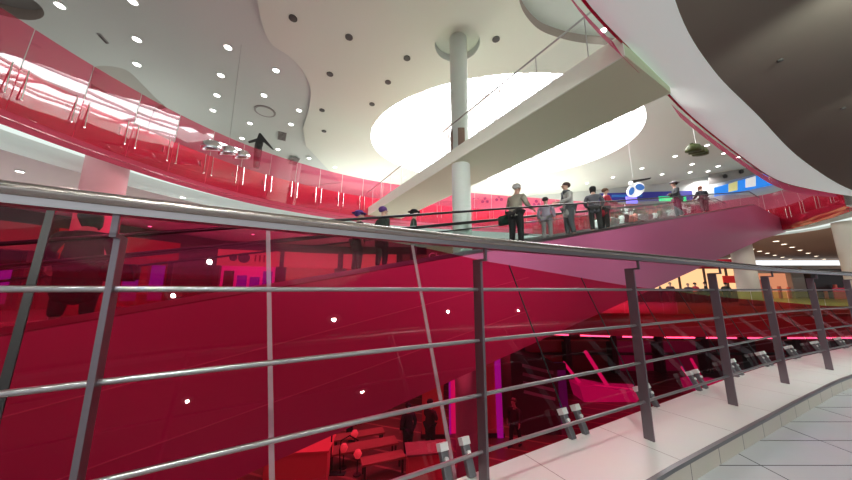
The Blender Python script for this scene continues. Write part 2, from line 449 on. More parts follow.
# ring fascia (opaque glossy red), cove and soffit
bm = sweep(B(), RING, [(0.012, ZB+0.16), (0.02, ZB+0.16), (0.02, ZB+0.18), (0.012, ZB+0.18)]); struct('trim_7', bm, 'reddark')
rn = normals(RING)
ix = next(i for i, p in enumerate(RING) if p.x > 8)
RW, RE = RING[:ix+1], RING[ix:]
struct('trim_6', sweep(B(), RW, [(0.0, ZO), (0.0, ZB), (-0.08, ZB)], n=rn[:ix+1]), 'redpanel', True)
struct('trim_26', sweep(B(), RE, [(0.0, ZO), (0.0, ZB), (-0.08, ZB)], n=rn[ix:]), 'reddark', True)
struct('trim_8', sweep(B(), RW, [(-0.08, ZB), (-0.08, ZB+0.45)], n=rn[:ix+1]), 'white')
struct('trim_9', sweep(B(), RW, [(-0.08, ZB+0.45), (-1.7, ZB+0.45)], n=rn[:ix+1]), 'covelight')
struct('trim_10', sweep(B(), RW, [(-1.7, ZB+0.45), (-1.7, ZB-0.14)], n=rn[:ix+1]), 'white')
struct('trim_23', sweep(B(), RE, [(-0.08, ZB), (-1.0, ZB+0.02)], n=rn[ix:]), 'white')
struct('trim_24', sweep(B(), RE, [(-1.0, ZB+0.02), (-1.55, ZB+0.02)], n=rn[ix:]), 'covelight')
struct('trim_25', sweep(B(), RE, [(-1.55, ZB+0.02), (-1.55, ZB-0.14)], n=rn[ix:]), 'white')
west = [(p.x-n.x*1.7, p.y-n.y*1.7) for p, n in zip(RW, rn)]
east = [(p.x-n.x*1.55, p.y-n.y*1.55) for p, n in zip(RE, rn[ix:])]
struct('ceiling_3', fill(B(), west+[(8, 42), (-32, 42), (-32, -5)], [], ZB-0.14), 'soffit')
struct('ceiling_4', fill(B(), east+[(75, 14.4), (75, 42), (east[0][0], 42)], [], ZB-0.14), 'brown')
struct('ceiling_5', fill(B(), [(p.x-n.x*0.05, p.y-n.y*.05) for p, n in zip(RING, rn)]+[(75, 14.4), (75, 42), (-32, 42), (-32, -5)], [], 6.2), 'soffit')
balustrade(RING, ZB+0.35, ZG, 1.35, 'long pink glass balustrade with chrome rods around the upper gallery over a red fascia', 'glassred', s_from=1.0, clamps=(ZB+0.75, ZO-0.05, 0.12, True), out=0.06, lean=0.10)
sNr = arclen(NOUTr)
def sx_at(x): return next(sNr[i] for i, p in enumerate(NOUTr) if p.x < x)
balustrade(NOUTr, 5.62, 6.12, 1.1, 'thin red glass edge strip on the rim of the white cove right of the bridge', 'rimred', s_from=0.3, s_to=sx_at(7.2), out=0.04, name='rim_balustrade', lean=0.3)
balustrade(NOUTr, 5.62, 6.12, 1.1, 'pink glass edge strip on the cove rim where the bridge railing meets it', 'rimred', s_from=sx_at(4.95), s_to=sb*0.95, out=0.04, name='rim_balustrade', lean=0.3)
bm = sweep(B(), NOUTr, [(0.0, 5.95), (0.045, 5.95), (0.045, 6.0), (0.0, 6.0)]); struct('trim_11', bm, 'reddark')

# ------------------------------------------------------------------ main ceiling with skylight and recesses
def pl(lst, z=ceil_z): return [tuple(P(a, b, z)[:2]) for a, b in lst]
def sm(lst, z=ceil_z, n=5, closed=False):
    v = [P(a, b, z) for a, b in lst]
    return [tuple(p[:2]) for p in spline(v, n)]
skc = Vector((5.05, 18.4)); ska, skb = 8.75, 6.5
sky = [(skc.x+ska*math.cos(a)*1.0, skc.y+skb*math.sin(a)) for a in [2*PI*k/72 for k in range(72)]]
col_xy = Vector((1.33, 10.45))
ring_r = [(col_xy.x+-0.05+0.92*math.cos(a), col_xy.y-0.12+0.92*math.sin(a)) for a in [2*PI*k/40 for k in range(40)]]
wave = sm([(250,-60),(259,10),(270,42),(290,57),(304,73),(311,92),(308,112),(303,128)], n=6)+[tuple(P(306,146,ceil_z)[:2]), (-8,26), (-16,28), (-24,26), (-26,10), (-26,-6), (-12,-8), (-6,-3)]
rec_r = sm([(514,-60),(516,-25),(519,0),(526,16),(540,30),(560,38),(580,42.5),(604,45),(640,50)], n=6)+[(9,8.5),(11,5),(9,1.5),(4,0.5)]
green = sm([(92,70),(100,68.5),(114,69.5),(128,74),(141,86),(155,100),(166,110)], n=5)+[tuple(P(140,118,ceil_z)[:2]), tuple(P(90,92,ceil_z)[:2])]
topl = [tuple(p[:2]) for p in [Vector((P(12,4,ceil_z).x-0.4, P(12,4,ceil_z).y, 0))+Vector((1.15*math.cos(a), 0.75*math.sin(a), 0)) for a in [2*PI*k/32 for k in range(32)]]]
outer = [(-32,-14), (75,-14), (75,42), (-32,42)]
struct('ceiling_6', fill(B(), outer, [sky, ring_r, wave, rec_r], ceil_z), 'ceil')
struct('trim_12', wallstrip(B(), wave, ceil_z, ceil_z+0.14, True), 'ceil2')
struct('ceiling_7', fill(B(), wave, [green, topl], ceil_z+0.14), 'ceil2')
struct('trim_13', wallstrip(B(), rec_r, ceil_z, ceil_z+0.4, True), 'lip')
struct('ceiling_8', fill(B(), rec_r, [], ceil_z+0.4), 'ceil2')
struct('trim_14', wallstrip(B(), green, ceil_z+0.14, ceil_z+0.45, True), 'lip')
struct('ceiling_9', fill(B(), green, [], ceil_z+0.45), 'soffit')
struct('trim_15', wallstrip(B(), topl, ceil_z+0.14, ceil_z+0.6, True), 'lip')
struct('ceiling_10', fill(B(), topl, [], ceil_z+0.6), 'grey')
struct('trim_16', wallstrip(B(), ring_r, ceil_z, ceil_z+0.35, True), 'ceil2')
struct('ceiling_11', fill(B(), ring_r, [], ceil_z+0.35), 'ceil')
struct('trim_17', wallstrip(B(), sky, ceil_z, ceil_z+0.9, True), 'white')
w = struct('window_1', fill(B(), sky, [], ceil_z+0.9), 'sky')
bm = B()
def chord(px_, py_, dx, dy):  # clip a line to the skylight ellipse
    a = dx*dx/ska**2+dy*dy/skb**2; b = 2*(px_*dx/ska**2+py_*dy/skb**2); c = px_**2/ska**2+py_**2/skb**2-1
    q = b*b-4*a*c
    if q <= 0: return None
    q = math.sqrt(q); return (-b-q)/(2*a), (-b+q)/(2*a)
for ang in (0.12, 0.12+PI/3, 0.12+2*PI/3):
    dx, dy = math.cos(ang), math.sin(ang)
    for k in range(-6, 7):
        ox, oy = -dy*k*3.4, dx*k*3.4
        c = chord(ox, oy, dx, dy)
        if c: bar(bm, (skc.x+ox+dx*c[0], skc.y+oy+dy*c[0], ceil_z+0.80), (skc.x+ox+dx*c[1], skc.y+oy+dy*c[1], ceil_z+0.80), 0.26, 0.12)
struct('window_2', bm, 'mull')

# ------------------------------------------------------------------ walls of the hall
UP = [(-31,-5), (-31,12), (-22,26), (-8,33), (4,31.5), (13.5,29), (22,26.2), (29,21.5), (36,15)]
struct('wall_far_upper', wallstrip(B(), UP, 6.2, ceil_z), 'ceil2')
struct('wall_back', wallstrip(B(), [(75, 42), (-32, 42)], -5, ceil_z), 'grey')
struct('wall_left', wallstrip(B(), [(-32, -14), (-32, 42)], -5, ceil_z), 'grey')
WW = [(-23,-8), (-22.5,10), (-17,24), (-8,27.5), (6,28)]
struct('wall_west', wallstrip(B(), WW, 0, ZB-0.14), 'dark')
struct('floor_2', fill(B(), [], [], 0) if False else fill(B(), [(-10.9,-5),(-11.0,4),(-10.7,8.6),(-8.9,13.4),(-6,15.5),(-1,16),(3,14.2),(7,12.6),(12,12.1),(17,12.1),(22,12.0),(26.5,11.62),(60,11.62),(75,42),(-32,42),(-32,-5)], [], 0.0), 'tile')
F0 = spline([(-10.9,-5,0),(-11.0,4,0),(-10.7,8.6,0),(-8.9,13.4,0),(-6,15.5,0),(-1,16,0),(3,14.2,0),(7,12.6,0),(12,12.1,0),(17,12.1,0),(22,12.0,0),(26.5,11.62,0)], 6)
struct('trim_18', sweep(B(), F0, [(0.0, -0.0), (0.0, -0.9), (-0.1, -0.9)]), 'reddark')
_A = arclen(F0); bm = B(); _s = 0.5
while _s < _A[-1]-1.5:
    bar(bm, point_at(F0, _A, _s)[0]+Vector((0,0,-.93)), point_at(F0, _A, _s+1.15)[0]+Vector((0,0,-.93)), 0.04, 0.05); _s += 1.6
struct('trim_19', bm, 'lightstrip')
struct('ceiling_12', fill(B(), [(p.x, p.y) for p in F0]+[(75,11.6),(75,42),(-32,42),(-32,-5)], [], -0.9), 'dark')
struct('floor_3', fill(B(), [(-32,-14),(75,-14),(75,42),(-32,42)], [], -5.0), 'wood')
struct('ceiling_13', fill(B(), [(p.x, p.y) for p in OUT]+[(75,11.6),(75,-14),(-32,-14),(-32,-4)], [], -0.6), 'dark')
A0 = arclen(F0)
sx = next(A0[i] for i, p in enumerate(F0) if p.x > 10)
balustrade(F0, -0.1, 0.93, 1.5, 'red glass balustrade along the opposite gallery edge beyond the travelator', 'glassred', s_to=sx, name='far_balustrade')
balustrade(F0, -0.1, 0.90, 1.5, 'yellow green glass balustrade in front of the far shops on the right', 'glassyel', s_from=sx, name='yellow_balustrade')

# ------------------------------------------------------------------ columns
def column(x, y, r, z0, z1, m, label, group=None):
    b_ = lathe(B(), [(r, z0), (r, z1)], c=(0, 0, 0), seg=40)
    o = obj('column', b_, m, None, True, (x, y, 0)); tag(o, label, 'column', group)
    b2 = lathe(B(), [(r+0.02, z0), (r+0.02, z0+0.12)], seg=40); obj('base_ring', b2, 'steel', o)
    return o
column(col_xy.x, col_xy.y, 0.35, -5, ceil_z+0.35, 'white', 'tall round white column standing through the walkway bridge up to the skylit ceiling')
column(-11.35, 9.75, 0.56, 0, ZB+0.45, 'pinkcol', 'round pink column under the left upper gallery behind the dark standing figure')
column(20.4, 18.6, 0.52, 0, ZB-0.14, 'beige', 'round beige column beside the warm lit cafe')
column(25.5, 17.2, 0.54, 0, ZB-0.14, 'beige', 'round beige column at the right edge in front of the dark shop')

# ------------------------------------------------------------------ bridge
bd = Vector((-0.518, 0.855, 0)); bn = Vector((0.855, 0.518, 0))
zb = 5.66
a0 = Vector((2.73, 7.3, 0))+bd*(-2.5); 
def bp(s, w, z): return Vector((a0.x+bd.x*s+bn.x*w, a0.y+bd.y*s+bn.y*w, z))
LB = 16.4
br = empty('walkway_bridge', (bp(LB/2, 1.1, zb))); tag(br, 'cream walkway bridge crossing the atrium diagonally beside the tall white column', 'bridge')
def hexa(bm, ps):
    vs = [bm.verts.new(p) for p in ps]
    for f in ((0,3,2,1),(4,5,6,7),(0,1,5,4),(1,2,6,5),(2,3,7,6),(3,0,4,7)): bm.faces.new([vs[i] for i in f])
    return bm
def bbox(s0, s1, w0, w1, z0, z1, b_=None):
    return hexa(b_ or B(), [bp(s0,w0,z0), bp(s1,w0,z0), bp(s1,w1,z0), bp(s0,w1,z0), bp(s0,w0,z1), bp(s1,w0,z1), bp(s1,w1,z1), bp(s0,w1,z1)])
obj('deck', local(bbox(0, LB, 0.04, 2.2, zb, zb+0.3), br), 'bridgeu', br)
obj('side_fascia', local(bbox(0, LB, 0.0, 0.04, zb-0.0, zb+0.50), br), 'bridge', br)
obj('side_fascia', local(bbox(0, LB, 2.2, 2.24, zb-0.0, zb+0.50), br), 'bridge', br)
bt = empty('bridge_railing', bp(LB/2, 0.02, zb+0.5)); tag(bt, 'slim metal railing with thin uprights along the near edge of the cream bridge', 'railing')
obj('handrail', local(tube(B(), [bp(0.2, 0.02, zb+1.55), bp(LB, 0.02, zb+1.55)], 0.025, 8), bt), 'steel', bt, True)
for k in range(12):
    s = 0.7+k*1.35
    obj('upright', local(tube(B(), [bp(s, 0.02, zb+0.5), bp(s, 0.02, zb+1.55)], 0.013, 6), bt), 'steel', bt)
obj('glass_infill', local(hexa(B(), [bp(0.3,0.015,zb+.55), bp(LB,0.015,zb+.55), bp(LB,0.022,zb+.55), bp(0.3,0.022,zb+.55), bp(0.3,0.015,zb+1.4), bp(LB,0.015,zb+1.4), bp(LB,0.022,zb+1.4), bp(0.3,0.022,zb+1.4)]), bt), glass('thin clear infill', (0.97, 0.98, 0.98), 1.15), bt)
# brown curved guard round the column where it meets the deck
b_ = B()
for a0_, a1_ in ((-1.9, -1.25), (-2.95, -2.45)):
    prev = None
    for k in range(9):
        a = a0_+(a1_-a0_)*k/8
        v = [b_.verts.new((0.40*math.cos(a), 0.40*math.sin(a), z)) for z in (6.1, 7.0)]
        if prev: b_.faces.new((prev[0], v[0], v[1], prev[1]))
        prev = v
g = obj('column_guard', b_, mat('brown guard wood', (0.22, 0.13, 0.10), 0.5), None, True, (col_xy.x, col_xy.y, 0)); tag(g, 'brown curved guard panels wrapped around the white column above the bridge edge', 'guard panel')

# ------------------------------------------------------------------ inclined travelator
P0 = Vector((1.93, 6.23, E+0.92)); D = Vector((1.59, 0.951, 0.367)); NW = Vector((-0.513, 0.858, 0))
T0, T1, T2 = -5.13, 11.45, 15.4
def zt(t): return 0.0 if t < T0 else (P0.z+D.z*t if t < T1 else P0.z+D.z*T1)
def tp(t, w=0.0, dz=0.0): return Vector((P0.x+D.x*t+NW.x*w, P0.y+D.y*t+NW.y*w, zt(t)+dz))
tv = empty('inclined_walkway', tp(0, 1.8)); tag(tv, 'wide inclined moving walkway with pink side cladding and black handrails rising to the upper floor', 'moving walkway')
for w0, nm in ((0.0, 'side_cladding'), (3.62, 'side_cladding')):
    b_ = B(); ts = [-8.2, T0]+[T0+(T1-T0)*k/7 for k in range(1, 7)]+[T1, T2]
    prev = None
    for t in ts:
        lowz = (P0.z+D.z*t-2.12) if t < T2 else ZB-0.02
        lowz = min(lowz, zt(t)-0.05)
        if t < -6: lowz = -2.3
        v = [b_.verts.new(tp(t, w0+dw).xy.to_3d()+Vector((0, 0, z))) for dw, z in ((0, lowz), (0, zt(t)), (0.08, zt(t)), (0.08, lowz))]
        if prev:
            for k in range(4): b_.faces.new((prev[k], v[k], v[(k+1) % 4], prev[(k+1) % 4]))
        prev = v
    sd = obj(nm, local(b_, tv), 'clad', tv)
    b_ = B()
    for t, t2 in ((T0, T1), (T1, T2), (-8.2, T0)): bar(b_, tp(t, w0+.02, 0.008), tp(t2, w0+.02, 0.008), 0.04, 0.018)
    obj('edge_trim', local(b_, tv), 'cladtrim', sd)
    if w0 == 0.0:
        b_ = B()
        for dz in (-0.72, -1.42):
            bar(b_, tp(T0+1, -0.002, dz), tp(0.2, -0.002, dz), 0.006, 0.012)
        obj('panel_joint', local(b_, tv), 'jointlight', sd)
b_ = B(); prev = None
for t in (-8.2, T0, T1, T2):
    low = P0.z+D.z*t-2.10 if t < T2 else ZB
    if t < -6: low = -2.25
    v = [b_.verts.new(tp(t, w_).xy.to_3d()+Vector((0, 0, low))) for w_ in (0.05, 3.6)]
    if prev: b_.faces.new((prev[0], v[0], v[1], prev[1]))
    prev = v
obj('underside_panel', local(b_, tv), mat('dark purple underside', (0.12, 0.03, 0.08), 0.5), tv)
HR = [(0.14, 'near'), (1.72, 'mid'), (1.98, 'mid'), (3.52, 'far')]
for lane in (0.93, 2.75):
    b_ = B(); prev = None
    for t in (-8.2, T0, T1, T2):
        v = [b_.verts.new(tp(t, lane+q, -0.03)) for q in (-0.74, 0.74)]
        if prev: b_.faces.new((prev[0], v[0], v[1], prev[1]))
        prev = v
    obj('belt', local(b_, tv), 'belt', tv)
for w_, _ in HR:
    hp = [tp(t, w_, 0.90) for t in (-7.6, T0, -2, 1, 4, 7, T1, T1+1.2)]
    obj('handrail', local(tube(B(), hp, 0.024, 8), tv), 'rubber', tv, True)
    b_ = B(); prev = None
    for t in (-7.6, T0, T1, T1+1.2):
        v = [b_.verts.new(tp(t, w_, dz)) for dz in (0.02, 0.87)]
        if prev: b_.faces.new((prev[0], v[0], v[1], prev[1]))
        prev = v
    obj('side_glass', local(b_, tv), 'glassclr', tv)
    b_ = B()
    for t, t2 in ((T0, T1), (T1, T1+1.2)): bar(b_, tp(t, w_, 0.05), tp(t2, w_, 0.05), 0.05, 0.07)
    obj('skirt', local(b_, tv), 'steel', tv)

# ------------------------------------------------------------------ ceiling fittings
def downlight(px, py, r=0.13, z=ceil_z, m='spot', label=None, group='lit round downlights in the high ceiling'):
    p = P(px, py, z)
    o = obj('downlight', lathe(B(), [(r, 0), (r*1.35, 0), (r*1.35, -0.03), (r*1.05, -0.03), (r, 0.0)][1:4], seg=20), 'white' if m != 'spotoff' else 'spotoff', None, False, p)
    tag(o, label or 'small glowing round downlight set flush in the high pale ceiling', 'downlight', group)
    obj('lens', lathe(B(), [(r, -0.035), (r*0.6, -0.04)], seg=20), m, o)
    return o
zr = ceil_z+0.14
for (a, b) in [(60,5),(133,1),(137,39),(137,64),(228,47),(221,75),(217,95),(213,110),(276,70),(264,95),(299,110),(291,124),(250,123),(242,138),(278,149)]:
    downlight(a, b, z=zr, label='small glowing round downlight in the grey ceiling area left of the wavy step', group='lit downlights left of the wavy step')
for (a, b) in [(603,30)]: downlight(a, b, z=ceil_z+0.4, label='single glowing downlight in the curved recess just above the bridge railing', group=None)
for (a, b) in [(309,158),(335,167)]: downlight(a, b, label='small glowing downlight low over the upper gallery left of the skylight', group='lit downlights low on the left')
for (a, b) in [(707,145),(724,153),(675,156),(692,164),(708,171),(642,168),(662,174),(613,177),(738,157),(690,172),(587,183),(558,188),(718,166)]:
    downlight(a, b, label='small glowing round downlight in the lilac ceiling right of the skylight', group='lit downlights right of the skylight')
for (a, b) in [(293,18),(349,37),(407,58),(388,82),(330,74),(372,104),(322,110),(496,39),(324,131)]:
    downlight(a, b, r=0.11, m='spotoff', label='small dark unlit round fitting in the pale ceiling right of the wavy step', group='dark ceiling fittings')
for (a, b) in [(780,60),(843,108)]:
    downlight(a, b, r=0.03, z=ZN, m='spotoff', label='tiny dark spot in the dark brown ceiling overhead', group='dark spots in the near ceiling')
p = P(265, 111, zr)
o = obj('ceiling_speaker', lathe(B(), [(0.55, 0), (0.55, -0.05), (0.45, -0.05), (0.42, 0.0)][:3], seg=32), 'grey', None, False, p); tag(o, 'large round grey disc set in the ceiling above the black figure on the gallery', 'ceiling disc')
obj('grille', lathe(B(), [(0.45, -0.055), (0.1, -0.06)], seg=32), 'ceil2', o)
def grille(px, py, z, w, l, rz, label):
    p = P(px, py, z); o = obj('air_vent', box(B(), -w/2, w/2, -l/2, l/2, -0.05, 0), 'grey', None, False, p); o.rotation_euler = (0, 0, rz); tag(o, label, 'vent')
    b_ = B()
    for k in range(6): box(b_, -w/2+0.03, w/2-0.03, -l/2+0.04+k*l/6.3, -l/2+0.08+k*l/6.3, -0.07, -0.05)
    obj('vent_slat', b_, 'dark', o)
grille(282, 136, zr, 0.5, 1.1, 0.5, 'dark slotted air vent in the ceiling near the black shape')
grille(294, 161, ceil_z, 0.6, 1.4, 0.6, 'dark slotted air vent lower down close to the pink balustrade')
grille(103, 38, zr, 0.12, 0.45, 0.3, 'narrow dark slot vent in the grey ceiling at upper left')
# lamp clusters
def cluster(loc, dirv, n, gap, r, body, label, tilt=0.4):
    root = empty('lamp_cluster', loc); tag(root, label, 'spotlight')
    d = Vector(dirv).normalized(); L = gap*(n-1)
    obj('mounting_bar', bar(B(), -d*L/2-d*0.2+Vector((0,0,r*0.7)), d*L/2+d*0.2+Vector((0,0,r*0.7)), 0.10, 0.08), body, root)
    for k in range(n):
        c = d*(k*gap-L/2)
        rot = Matrix.Rotation(tilt, 4, 'X')
        h = obj('lamp_head', lathe(B(), [(0.08, r*0.8), (r*0.7, r*0.65), (r, 0.05), (r*1.02, -r*0.35), (r*0.85, -r*0.4)], seg=20, mtx=rot, c=c), body, root, True)
        obj('lamp_lens', lathe(B(), [(r*0.84, -r*0.38), (r*0.3, -r*0.30)], seg=20, mtx=rot, c=c), 'black', h)
    return root
q = PY(228, 152, 10.5)
r_ = cluster(q, (PY(247,158,12.0)-PY(208,147,9.6)), 3, 0.95, 0.32, 'chrome', 'row of three chrome spotlight heads on a bar in front of the pink upper balustrade')
obj('suspension_wire', tube(B(), [(0,0,0.2), (0,0,zr-q.z)], 0.006, 5), 'steel', r_)
q = PY(697, 151, 11.5)
r_ = cluster(q, (PY(708,157,12.3)-PY(687,146,10.9)), 3, 0.42, 0.27, 'leaf', 'dark olive cluster of three spotlight heads hanging under the lilac ceiling', 0.2)
obj('suspension_wire', tube(B(), [(0,0,0.2), (0,0,ceil_z-q.z)], 0.006, 5), 'steel', r_)
# black hanging fin shape
q = P(257, 150, 8.3)
q = PY(257, 160, 16.2)
q.z += 0.42
rt = empty('black_parasol', q); tag(rt, 'folded black parasol shape sticking up behind the pink upper balustrade', 'parasol')
def tri(bm, pts, th=0.06):
    ps = [Vector(p) for p in pts]; a = [bm.verts.new(p+Vector((0,-th,0))) for p in ps]; b = [bm.verts.new(p+Vector((0,th,0))) for p in ps]
    bm.faces.new(a); bm.faces.new(b[::-1])
    for i in range(len(ps)): bm.faces.new((a[i], a[(i+1) % len(ps)], b[(i+1) % len(ps)], b[i]))
    return bm
obj('canopy', tri(B(), [(-0.62,0,0.75),(-0.1,0,0.95),(-0.02,0,1.28),(0.08,0,1.28),(0.95,0,0.25),(0.85,0,0.25),(0.25,0,0.75),(0.22,0,0.45),(-0.2,0,0.5),(-0.16,0,0.80),(-0.6,0,0.68)]), 'black', rt)
obj('body', lathe(B(), [(0.16,-0.9),(0.22,0.0),(0.20,0.55)], seg=12), 'black', rt)

# ------------------------------------------------------------------ upper level shop fronts (far)
def at_wall(px, py, a, b):
    """meet of a sight line with the vertical plane through plan points a,b"""
    d = ray(px, py); a = Vector((a[0], a[1], 0)); b = Vector((b[0], b[1], 0)); t_ = (b-a); n = Vector((t_.y, -t_.x, 0))
    t = n.dot(a)/n.dot(d); return Vector((d.x*t, d.y*t, E+d.z*t))
wa, wb = (22, 25.9), (29.3, 21.0)
def quad(name, pts, m, parent=None, off=0.0, th=0.06):
    bm = B(); ps = [Vector(p) for p in pts]; n = (ps[1]-ps[0]).cross(ps[2]-ps[0]).normalized()
    if n.dot(ps[0]-Vector((0,0,E))) > 0: n = -n
    ps = [p+n*off for p in ps]
    a = [bm.verts.new(p) for p in ps]; b = [bm.verts.new(p-n*th) for p in ps]
    bm.faces.new(a); bm.faces.new(b[::-1])
    k = len(ps)
    for i in range(k): bm.faces.new((a[i], a[(i+1) % k], b[(i+1) % k], b[i]))
    return obj(name, bm, m, parent)
def wq(x0, x1, yt0, yb0, yt1, yb1, a, b): return [at_wall(x0, yb0, a, b), at_wall(x1, yb1, a, b), at_wall(x1, yt1, a, b), at_wall(x0, yt0, a, b)]
bn_ = quad('banner', wq(714, 778, 188, 197, 170, 184, wa, wb), 'blue', None, 0.1); tag(bn_, 'bright blue banner with white and yellow panels on the far upper shop', 'banner')
quad('banner_panel', wq(728, 737, 184.5, 192.5, 181.5, 190.5, wa, wb), 'yell', bn_, 0.16)
quad('banner_panel', wq(745, 755, 179.5, 188, 176.5, 186.5, wa, wb), 'whitee', bn_, 0.16)
quad('banner_panel', wq(768, 776, 173, 183, 171, 181, wa, wb), 'whitee', bn_, 0.16)
bk = quad('bulkhead', wq(575, 775, 192, 203, 158, 172, wa, (13,29)) if False else wq(708, 778, 169, 186, 150, 170, wa, wb), 'grey', None, 0.3); bk['kind'] = 'structure'; bk.name = 'trim_20'
for i in range(3):
    a = 723+i*16; b = 178-i*4.5
    q = at_wall(a, b, wa, wb); n = Vector((0.57, 0.82, 0))
    o = obj('bulkhead_speaker', lathe(B(), [(0.17,0),(0.17,0.1),(0.1,0.12)], seg=14, mtx=Matrix.Rotation(PI/2, 4, 'X')), 'black', None, False, q-n*0.45); tag(o, 'small black round fitting on the grey bulkhead above the blue banner', 'fitting', 'black fittings on the bulkhead')
# navy sign band and pale wall dots further left
w2a, w2b = (4, 31.2), (22, 26.0)
nv = quad('shop_fascia', wq(598, 700, 195, 204, 192, 201, w2a, w2b), 'navy', None, 0.5); tag(nv, 'dark navy fascia strip of the far upper shop behind the people', 'sign')
quad('fascia_light', wq(610, 640, 196.5, 199, 196, 198.5, w2a, w2b), 'lens', nv, 0.56)
for i, (a, b) in enumerate([(476,197),(499,199),(485,201),(536,204)]):
    q0 = at_wall(a, b, w2a, w2b)
    root = empty('wall_emblem', q0+Vector((-0.05,-0.25,0))); tag(root, 'three dark blue dots clustered on the far pale wall above the red parapet', 'emblem', 'three-dot emblems on the far wall')
    for (dx, dz) in ((0,0.22),(-0.26,-0.16),(0.24,-0.14)):
        obj('dot', lathe(B(), [(0.17,0),(0.15,0.04)], seg=12, mtx=Matrix.Translation((dx,0,dz)) @ Matrix.Rotation(PI/2, 4, 'X')), 'navy', root)
# spectacles sign
q = PY(635, 190, 17.0)
gs = empty('optician_sign', q); tag(gs, 'hanging white oval sign with two blue lenses like spectacles above the crowd', 'sign')
def disc(name, cx, cz, rx, rz_, rot, m, parent, y=0.0, th=0.05):
    mt = Matrix.Translation((cx, y, cz)) @ Matrix.Rotation(rot, 4, 'Y') @ Matrix.Rotation(PI/2, 4, 'X')
    return obj(name, lathe(B(), [(1.0, 0), (1.0, th)], seg=28, mtx=mt @ Matrix.Diagonal((rx, rz_, 1, 1))), m, parent)
pl_ = disc('sign_board', 0.02, 0.0, 0.62, 0.40, -0.6, 'whitee', gs)
disc('lens', -0.27, -0.10, 0.15, 0.27, 0.45, 'lens', pl_, -0.06, 0.03)
disc('lens', 0.27, 0.16, 0.27, 0.20, 0.1, 'lens', pl_, -0.06, 0.03)
obj('hanger', tri(B(), [(-0.3,0,0.45),(-0.1,0,0.62),(1.1,0,0.80),(1.0,0,0.70),(0.2,0,0.52),(-0.1,0,0.3)], 0.02), 'black', gs)
obj('sign_lamp', lathe(B(), [(0.02,0.14),(0.1,0.1),(0.13,0),(0.1,-0.12),(0.02,-0.14)], seg=12, c=(-0.27,-0.1,0.38)), 'whitee', gs, True)
obj('lower_plate', box(B(), -0.62, 0.05, -0.02, 0.02, -0.85, -0.42), mat('violet lit plate', (0.2,0.15,0.8), 0.4, emit=(0.25,0.18,1.0), es=1.0), gs)
obj('suspension_rod', tube(B(), [(0,0.05,0.1), (0,0.05,ceil_z-q.z)], 0.005, 6), 'steel', gs)

# market stalls and goods on the upper level seen through the walkway glass: posters, bags, plants
cols_ = ['whitee', 'coral', 'green', 'leaf', 'redpanel', 'grey', 'ceil2', 'glassyel', 'dark', 'chrome']
gi = 0
stall_y = None
for k in range(22):
    px = 598+k*4.8
    t = None
    u = (px-426)/F
    # stands on the landing strip beyond the far handrail, on a shelf following it
    w_ = 4.3
    base = P0+NW*w_
    num = u*(base.y*CT+(base.z-E)*ST)-base.x; den = D.x-u*(D.y*CT+D.z*ST); t = num/den
    c = base+D*t; c.z = base.z+D.z*t+0.25
    hgt = random.uniform(0.5, 0.95); wdt = random.uniform(0.16, 0.26)
    m = random.choice(['whitee', 'whitee', 'coral', 'leaf', 'redpanel', 'grey', 'ceil2', 'dark', 'steel'])
    root = obj('display_pot', lathe(B(), [(wdt*0.6, 0), (wdt, hgt*0.5), (wdt*0.7, hgt*0.62), (wdt*0.5, hgt*0.6)], seg=10), m, None, True, c)
    nm = {'whitee':'white','coral':'coral','leaf':'dark green','redpanel':'red','grey':'grey','ceil2':'pale grey','dark':'dark brown','steel':'silver'}[m]
    tag(root, nm+' display pot with a tuft of foliage on the ledge behind the walkway glass', 'pot', nm+' display pots behind the walkway glass')
    b_ = B()
    for j in range(9):
        a = j*2.4; rr = wdt*1.3
        tip = Vector((rr*math.cos(a), rr*math.sin(a), hgt*random.uniform(0.9, 1.35))); s_ = Vector((-math.sin(a), math.cos(a), 0))*0.05
        m0 = Vector((tip.x*0.3, tip.y*0.3, hgt*0.55)); mid = (m0+tip)/2+Vector((0,0,0.05))
        vs = [b_.verts.new(v) for v in (m0, mid+s_, tip, mid-s_)]; b_.faces.new(vs)
    obj('foliage', b_, random.choice(['leaf', 'whitee', 'coral', 'leaf']), root)
# ledge that carries them
b_ = B()
for t, t2 in ((2.2, 11.4),):
    pa = P0+NW*3.95+D*t; pb = P0+NW*3.95+D*t2
    qa = P0+NW*4.75+D*t; qb = P0+NW*4.75+D*t2
    hexa(b_, [pa+Vector((0,0,-0.3)), pb+Vector((0,0,-0.3)), qb+Vector((0,0,-0.3)), qa+Vector((0,0,-0.3)), pa+Vector((0,0,0.25)), pb+Vector((0,0,0.25)), qb+Vector((0,0,0.25)), qa+Vector((0,0,0.25))])
lg = obj('planting_ledge', b_, 'grey'); tag(lg, 'grey sloping display ledge running along the far side of the moving walkway', 'ledge')
gsn = empty('green_sign', PY(674, 199, 14.2)); tag(gsn, 'glowing green strip sign below the man on the walkway', 'sign')
obj('light_panel', box(B(), -0.75, 0.6, -0.03, 0.03, -0.11, 0.13), 'green', gsn); obj('sign_post', tube(B(), [(0,0.05,0), (0,0.05,-1.6)], 0.03, 6), 'steel', gsn)

